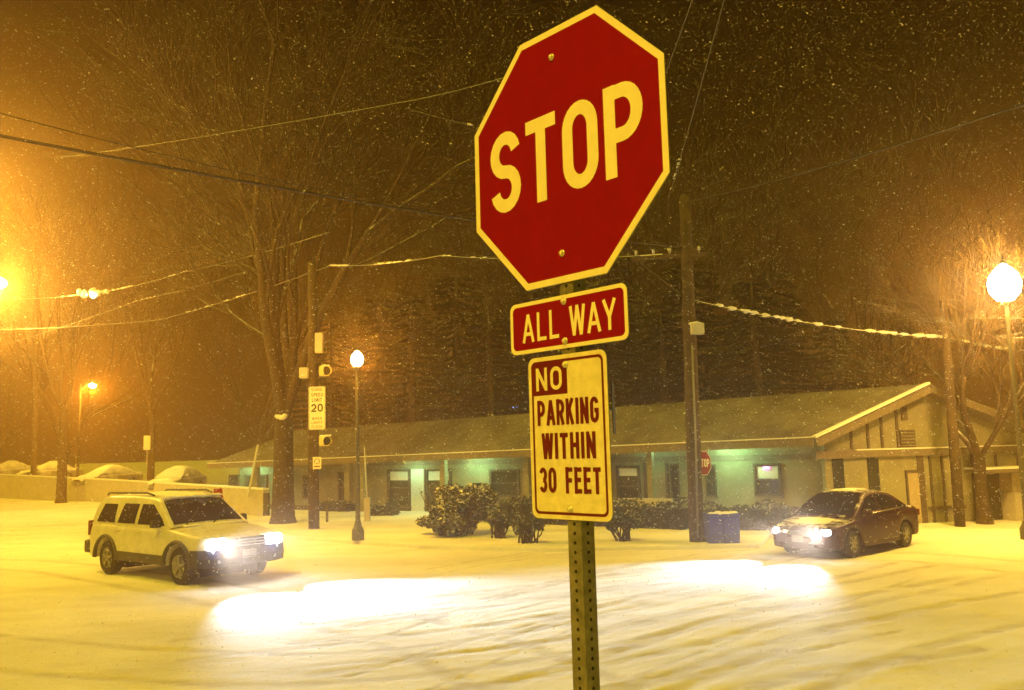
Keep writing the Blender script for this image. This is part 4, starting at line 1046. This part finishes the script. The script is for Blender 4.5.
gpanel('rail', M['trim'], 925, 962, zpx(509, 940), zpx(506, 940), .07)
# small canopy and panelled bay right of the leaning pole
gpanel('canopy', M['fascia'], 964, 1022, zpx(472, 990), zpx(468.5, 990), .9); gpanel('canopy_snow', M['snow'], 964, 1022, zpx(468.4, 990), zpx(466.5, 990), .9)
gpanel('bay_panel', M['door_tan'], 999, 1016, .9, zpx(473, 1000), .5); gpanel('bay_panel', M['concrete'], 999, 1018, -.1, .88, .56)
gpanel('dark_opening', M['wglass'], 976, 997, 0, zpx(474, 990), .06)
# rooftop bits: pipes
for px, py in ((560, 412), (745, 402)):
    q = MB(); p = at(px, py, 38); q.tube([p - UP * .5, p], .06, 8); q.build('vent_pipe', M['galv'], bd)

# ------------------------------------------------------------------ bins, second stop sign, posts
def bin_(px, py, label, rz):
    r = empty('recycling_bin', gp(px, py), rz, label, 'recycling bin', 'blue recycling bins by the utility pole')
    q = MB(); q.box((0, 0, .42), (.4, .5, .78), top=(1.12, 1.12)); bevel(q.build('body', M['bluebin'], r), .03)
    q = MB()
    for k in (-.16, -.08, 0, .08, .16): q.bar((k * .9, -.252, .1), (k, -.283, .76), .02, .02, (0, 1, 0))
    q.build('ribs', M['bluebin'], r)
    q = MB(); q.box((0, 0, .845), (.5, .62, .06), top=(.94, .94)); bevel(q.build('lid', M['bluebin'], r), .02)
    q = MB(); q.tube([(-.2, .31, .8), (.2, .31, .8)], .018, 8); q.build('handle', M['dark'], r)
    for s_ in (-1, 1):
        q = MB(); q.lathe([(.001, -.03), (.1, -.03), (.1, .03), (.001, .03)], (s_ * .2, .26, .1), 'X', 14); q.build('wheel', M['rubber'], r)
    q = MB()
    for i in range(10): q.blob((rnd.uniform(-.2, .2), rnd.uniform(-.25, .25), .88), .09, 8, .2, (1, 1, .4))
    q.build('snow_cap', M['snow'], r)
bin_(715, 547, 'blue recycling bin right against the utility pole', .05)
bin_(731, 547, 'blue recycling bin on the side nearer the dark red sedan', -.08)
s2 = gp(703.5, 531); r2 = empty('street_sign_post', s2, 0, 'thin pale post behind the utility pole carrying the far stop sign', 'sign post')
q = MB(); q.tube([(0, 0, 0), (0, 0, at(702, 446, s2.y).z)], .03, 8); q.build('shaft', M['greybox'], r2)
q = MB()
for k in range(3): q.lathe([(.034, 1.0 + k * .25), (.034, 1.1 + k * .25)], n=10)
q.build('reflector_band', M['sign_red'], r2)
fs = empty('stop_sign', at(704, 463, s2.y - .06), R(-68), 'small distant red octagonal stop sign peeking out behind the utility pole', 'stop sign')
mb = MB(); mb.prism(octo(1), FN, -.003, 0); mb.build('panel', M['alu'], fs)
mb = MB(); face(mb, octo(.95), FN, .002); mb.build('red_face', M['sign_red'], fs)
mb = MB(); ring(mb, octo(.998), octo(.948), FN, .003); mb.build('border', M['sign_white'], fs)
mb = MB(); text(mb, 'STOP', 0, -.127, .258, FN, .004, .2, 1, .115, width=.595); mb.build('lettering', M['sign_white'], fs)
p = pv(368, 521); r = empty('thin_post', p, 0, 'thin pale metal post just right of the lamp post', 'post')
q = MB(); q.tube([(0, 0, 0), (-.12, 0, at(365, 447, p.y).z - PZ)], .028, 6); q.build('shaft', M['greybox'], r)
fbox(r, 'base_box', M['concrete'], (-.02, -.05, .45), (.22, .2, .9), .02)
p = pv(327, 522); r = empty('short_post', p, 0, 'short dark bollard post right of the beacon pole base', 'post')
q = MB(); q.lathe([(.05, 0), (.05, .62), (.03, .66), (.001, .67)], n=10); q.build('shaft', M['trim'], r)
pa, pb = gp(245, 513), at(258, 445, 36)
r = empty('guy_wire_guard', pa, 0, 'pale slanting guy wire guard standing behind the end of the white wall', 'guy wire')
q = MB(); q.tube([(0, 0, 0), pb - pa], .045, 6); q.build('guard', M['door_white'], r)
q = MB(); q.tube([pb - pa, (pb - pa) * 1.6], .012, 5); q.build('cable', M['wire'], r)

# ------------------------------------------------------------------ white wall, parked cars, signs at the left
wl = empty('white_wall', (0, 0, 0), 0, 'long low pale wall with snow cap behind the white car', 'wall')
wp = [gp(-60, 496), gp(120, 503), gp(263, 517)]
wt = [at(-60, 472, wp[0].y).z, at(120, 481, wp[1].y).z, at(263, 490, wp[2].y).z]
q = MB(); q2 = MB()
for i in range(2):
    a, b2 = wp[i], wp[i + 1]; n_ = Vector((-(b2 - a).y, (b2 - a).x, 0)).normalized() * .25
    za, zb2 = wt[i], wt[i + 1]
    P = [a - UP * .2, b2 - UP * .2, b2 + UP * zb2, a + UP * za]; q.add(P + [p + n_ for p in P], [(0, 1, 2, 3), (7, 6, 5, 4), (3, 2, 6, 7), (1, 5, 6, 2), (0, 3, 7, 4)])
    q2.bar(a + UP * (za + .04) + n_ * .5, b2 + UP * (zb2 + .04) + n_ * .5, .3, .075)
q.build('masonry', M['concrete'], wl); q2.build('snow_cap', M['snow'], wl)
pe = wp[2] + Vector((.12, .1, 0)); q = MB(); q.box((pe.x, pe.y, .5), (.22, .3, 1.1)); q.build('end_post', M['trim'], wl)
M['snow_glass'] = mat('snow_glass', (.1, .1, .1), .5, noise=.4, nscale=3, snow=1.5, snow_lo=.1, snow_hi=.5)
pcs = dict(seds); pcs['glass'] = M['snow_glass']; pcs['paint'] = M['paint_grey']; pcs['mirror_mat'] = M['paint_grey']
pc, _, _ = make_car('parked_car', 'x', 'car', pcs, 'parked cars behind the white wall')
fbox(pc, 'grille', M['dark'], (2.25, 0, .58), (.05, .7, .12), .015)
snow_sheet(pc, (-.85, .24), (-.5, .5), lambda x, y: ip(x, seds['green']['roof']) + .036 - .05 * (y / .5) ** 2, .09)
snow_sheet(pc, (1.2, 2.0), (-.6, .62), lambda x, y: ip(x, seds['top']) + .03 - .03 * (y / .6) ** 2, .1)
spots = [(50, 462, 'parked snow-topped car behind the white wall by the slender left tree'), (108, 464, 'parked snow-topped car behind the white wall just left of the post sign'), (178, 467, 'parked snow-topped car behind the white wall above the white car roof'), (8, 460, 'parked snow-topped car behind the white wall at the left edge')]
for i, (px, py, lb_) in enumerate(spots):
    o = pc if i == 0 else copy_tree(pc); tt = (px + 60) / 320; Y = wp[0].y + (wp[2].y - wp[0].y) * tt + 4
    p = at(px, py, Y); o.location = (p.x, Y, p.z - 1.5 - .12 * (i % 2)); o.rotation_euler = (0, 0, R(200 + (0, 38, 64, 15)[i])); tag(o, lb_, 'car', 'parked cars behind the white wall')
p = gp(146, 496); r = empty('parking_sign', p, 0, 'small pale sign on a thin post in front of the dark bare tree', 'sign')
q = MB(); zt_ = at(146, 436, p.y).z; q.tube([(0, 0, 0), (0, 0, zt_)], .035, 6); q.build('post', M['greybox'], r)
mb = MB(); mb.prism(rrect(.5, 1.05, .04), lambda u, v, t: (u, -t - .05, v + zt_ - .5), 0, .006); mb.build('panel', M['sign_worn'], r)
p = gp(218, 518, 0); Yr = 33.0
p = at(218, 494, Yr); r = empty('red_board', (p.x, Yr, 0), R(20), 'bright red board showing above the bonnet end of the white car roof', 'board')
q = MB(); q.box((0, 0, p.z - .05), (.42, .06, .5), top=(.7, 1)); q.build('board', M['sign_red'], r); q = MB(); q.tube([(0, .05, 0), (0, .05, p.z + .1)], .025, 6); q.build('stake', M['galv'], r)
p = at(194, 494, Yr); r = empty('snowy_boulder', (p.x, Yr, 0), 0, 'snow-capped grey block behind the white car roof, left of the red board', 'block')
q = MB(); q.box((0, 0, p.z * .45), (1.0, .7, p.z * .9), top=(.85, .8)); bevel(q.build('block', M['concrete'], r), .06)
q = MB()
for i in range(14): q.blob((rnd.uniform(-.4, .4), rnd.uniform(-.25, .25), p.z * .93), rnd.uniform(.14, .22), 8, .15, (1, 1, .6))
q.build('snow_cap', M['snow'], r)
p = at(515, 408, 60); r = empty('distant_blue_lamp', p, 0, 'tiny blue light among the dark evergreens left of the parking sign', 'lamp')
q = MB(); q.blob((0, 0, 0), .2, 8, 0); q.build('bulb', M['blue_led'], r); q = MB(); q.tube([(0, .1, -p.z), (0, .1, -.1)], .06, 6); q.build('pole', M['post_paint'], r)

# ------------------------------------------------------------------ falling snow and haze
g = np.random.RandomState(11); N = 100000
V = []; Fc = []
mbf = MB()
for i in range(N):
    y = 5 + 45 * g.rand() ** .75; x = (g.rand() * 2 - 1) * (.66 * y + 1); z = g.rand() * min(24, .5 * y + H + 1.0) + .05
    s_ = g.uniform(.0016, .0043) * (1 + y * .032); a = Vector((.75, g.normal(0, .5), -.5 + g.normal(0, .5))).normalized(); b2 = a.orthogonal().normalized(); c = a.cross(b2); p = Vector((x, y, z))
    mbf.add([p - a * s_ * 2.3, p + b2 * s_, p + c * s_, p - b2 * s_, p - c * s_, p + a * s_ * 2.3], [(0, 2, 1), (0, 3, 2), (0, 4, 3), (0, 1, 4), (5, 1, 2), (5, 2, 3), (5, 3, 4), (5, 4, 1)])
fl = mbf.build('falling_snow', mat('flake', (.85, .85, .87), .8)); tag(fl, 'wind-blown snowflakes falling through the whole scene', 'snowfall', kind='stuff')
q = MB(); q.box((0, 45, 19), (260, 130, 40.4)); hz = q.build('haze', bpy.data.materials.new('haze')); tag(hz, 'thin snowy haze glowing round every lamp', 'haze', kind='stuff')
m = hz.data.materials[0]; m.use_nodes = True; t = m.node_tree; t.nodes.clear(); oo = t.nodes.new('ShaderNodeOutputMaterial'); pv_ = t.nodes.new('ShaderNodeVolumePrincipled')
pv_.inputs['Color'].default_value = (1, .67, .44, 1); pv_.inputs['Density'].default_value = HAZE; pv_.inputs['Anisotropy'].default_value = .84
t.links.new(pv_.outputs[0], oo.inputs['Volume'])
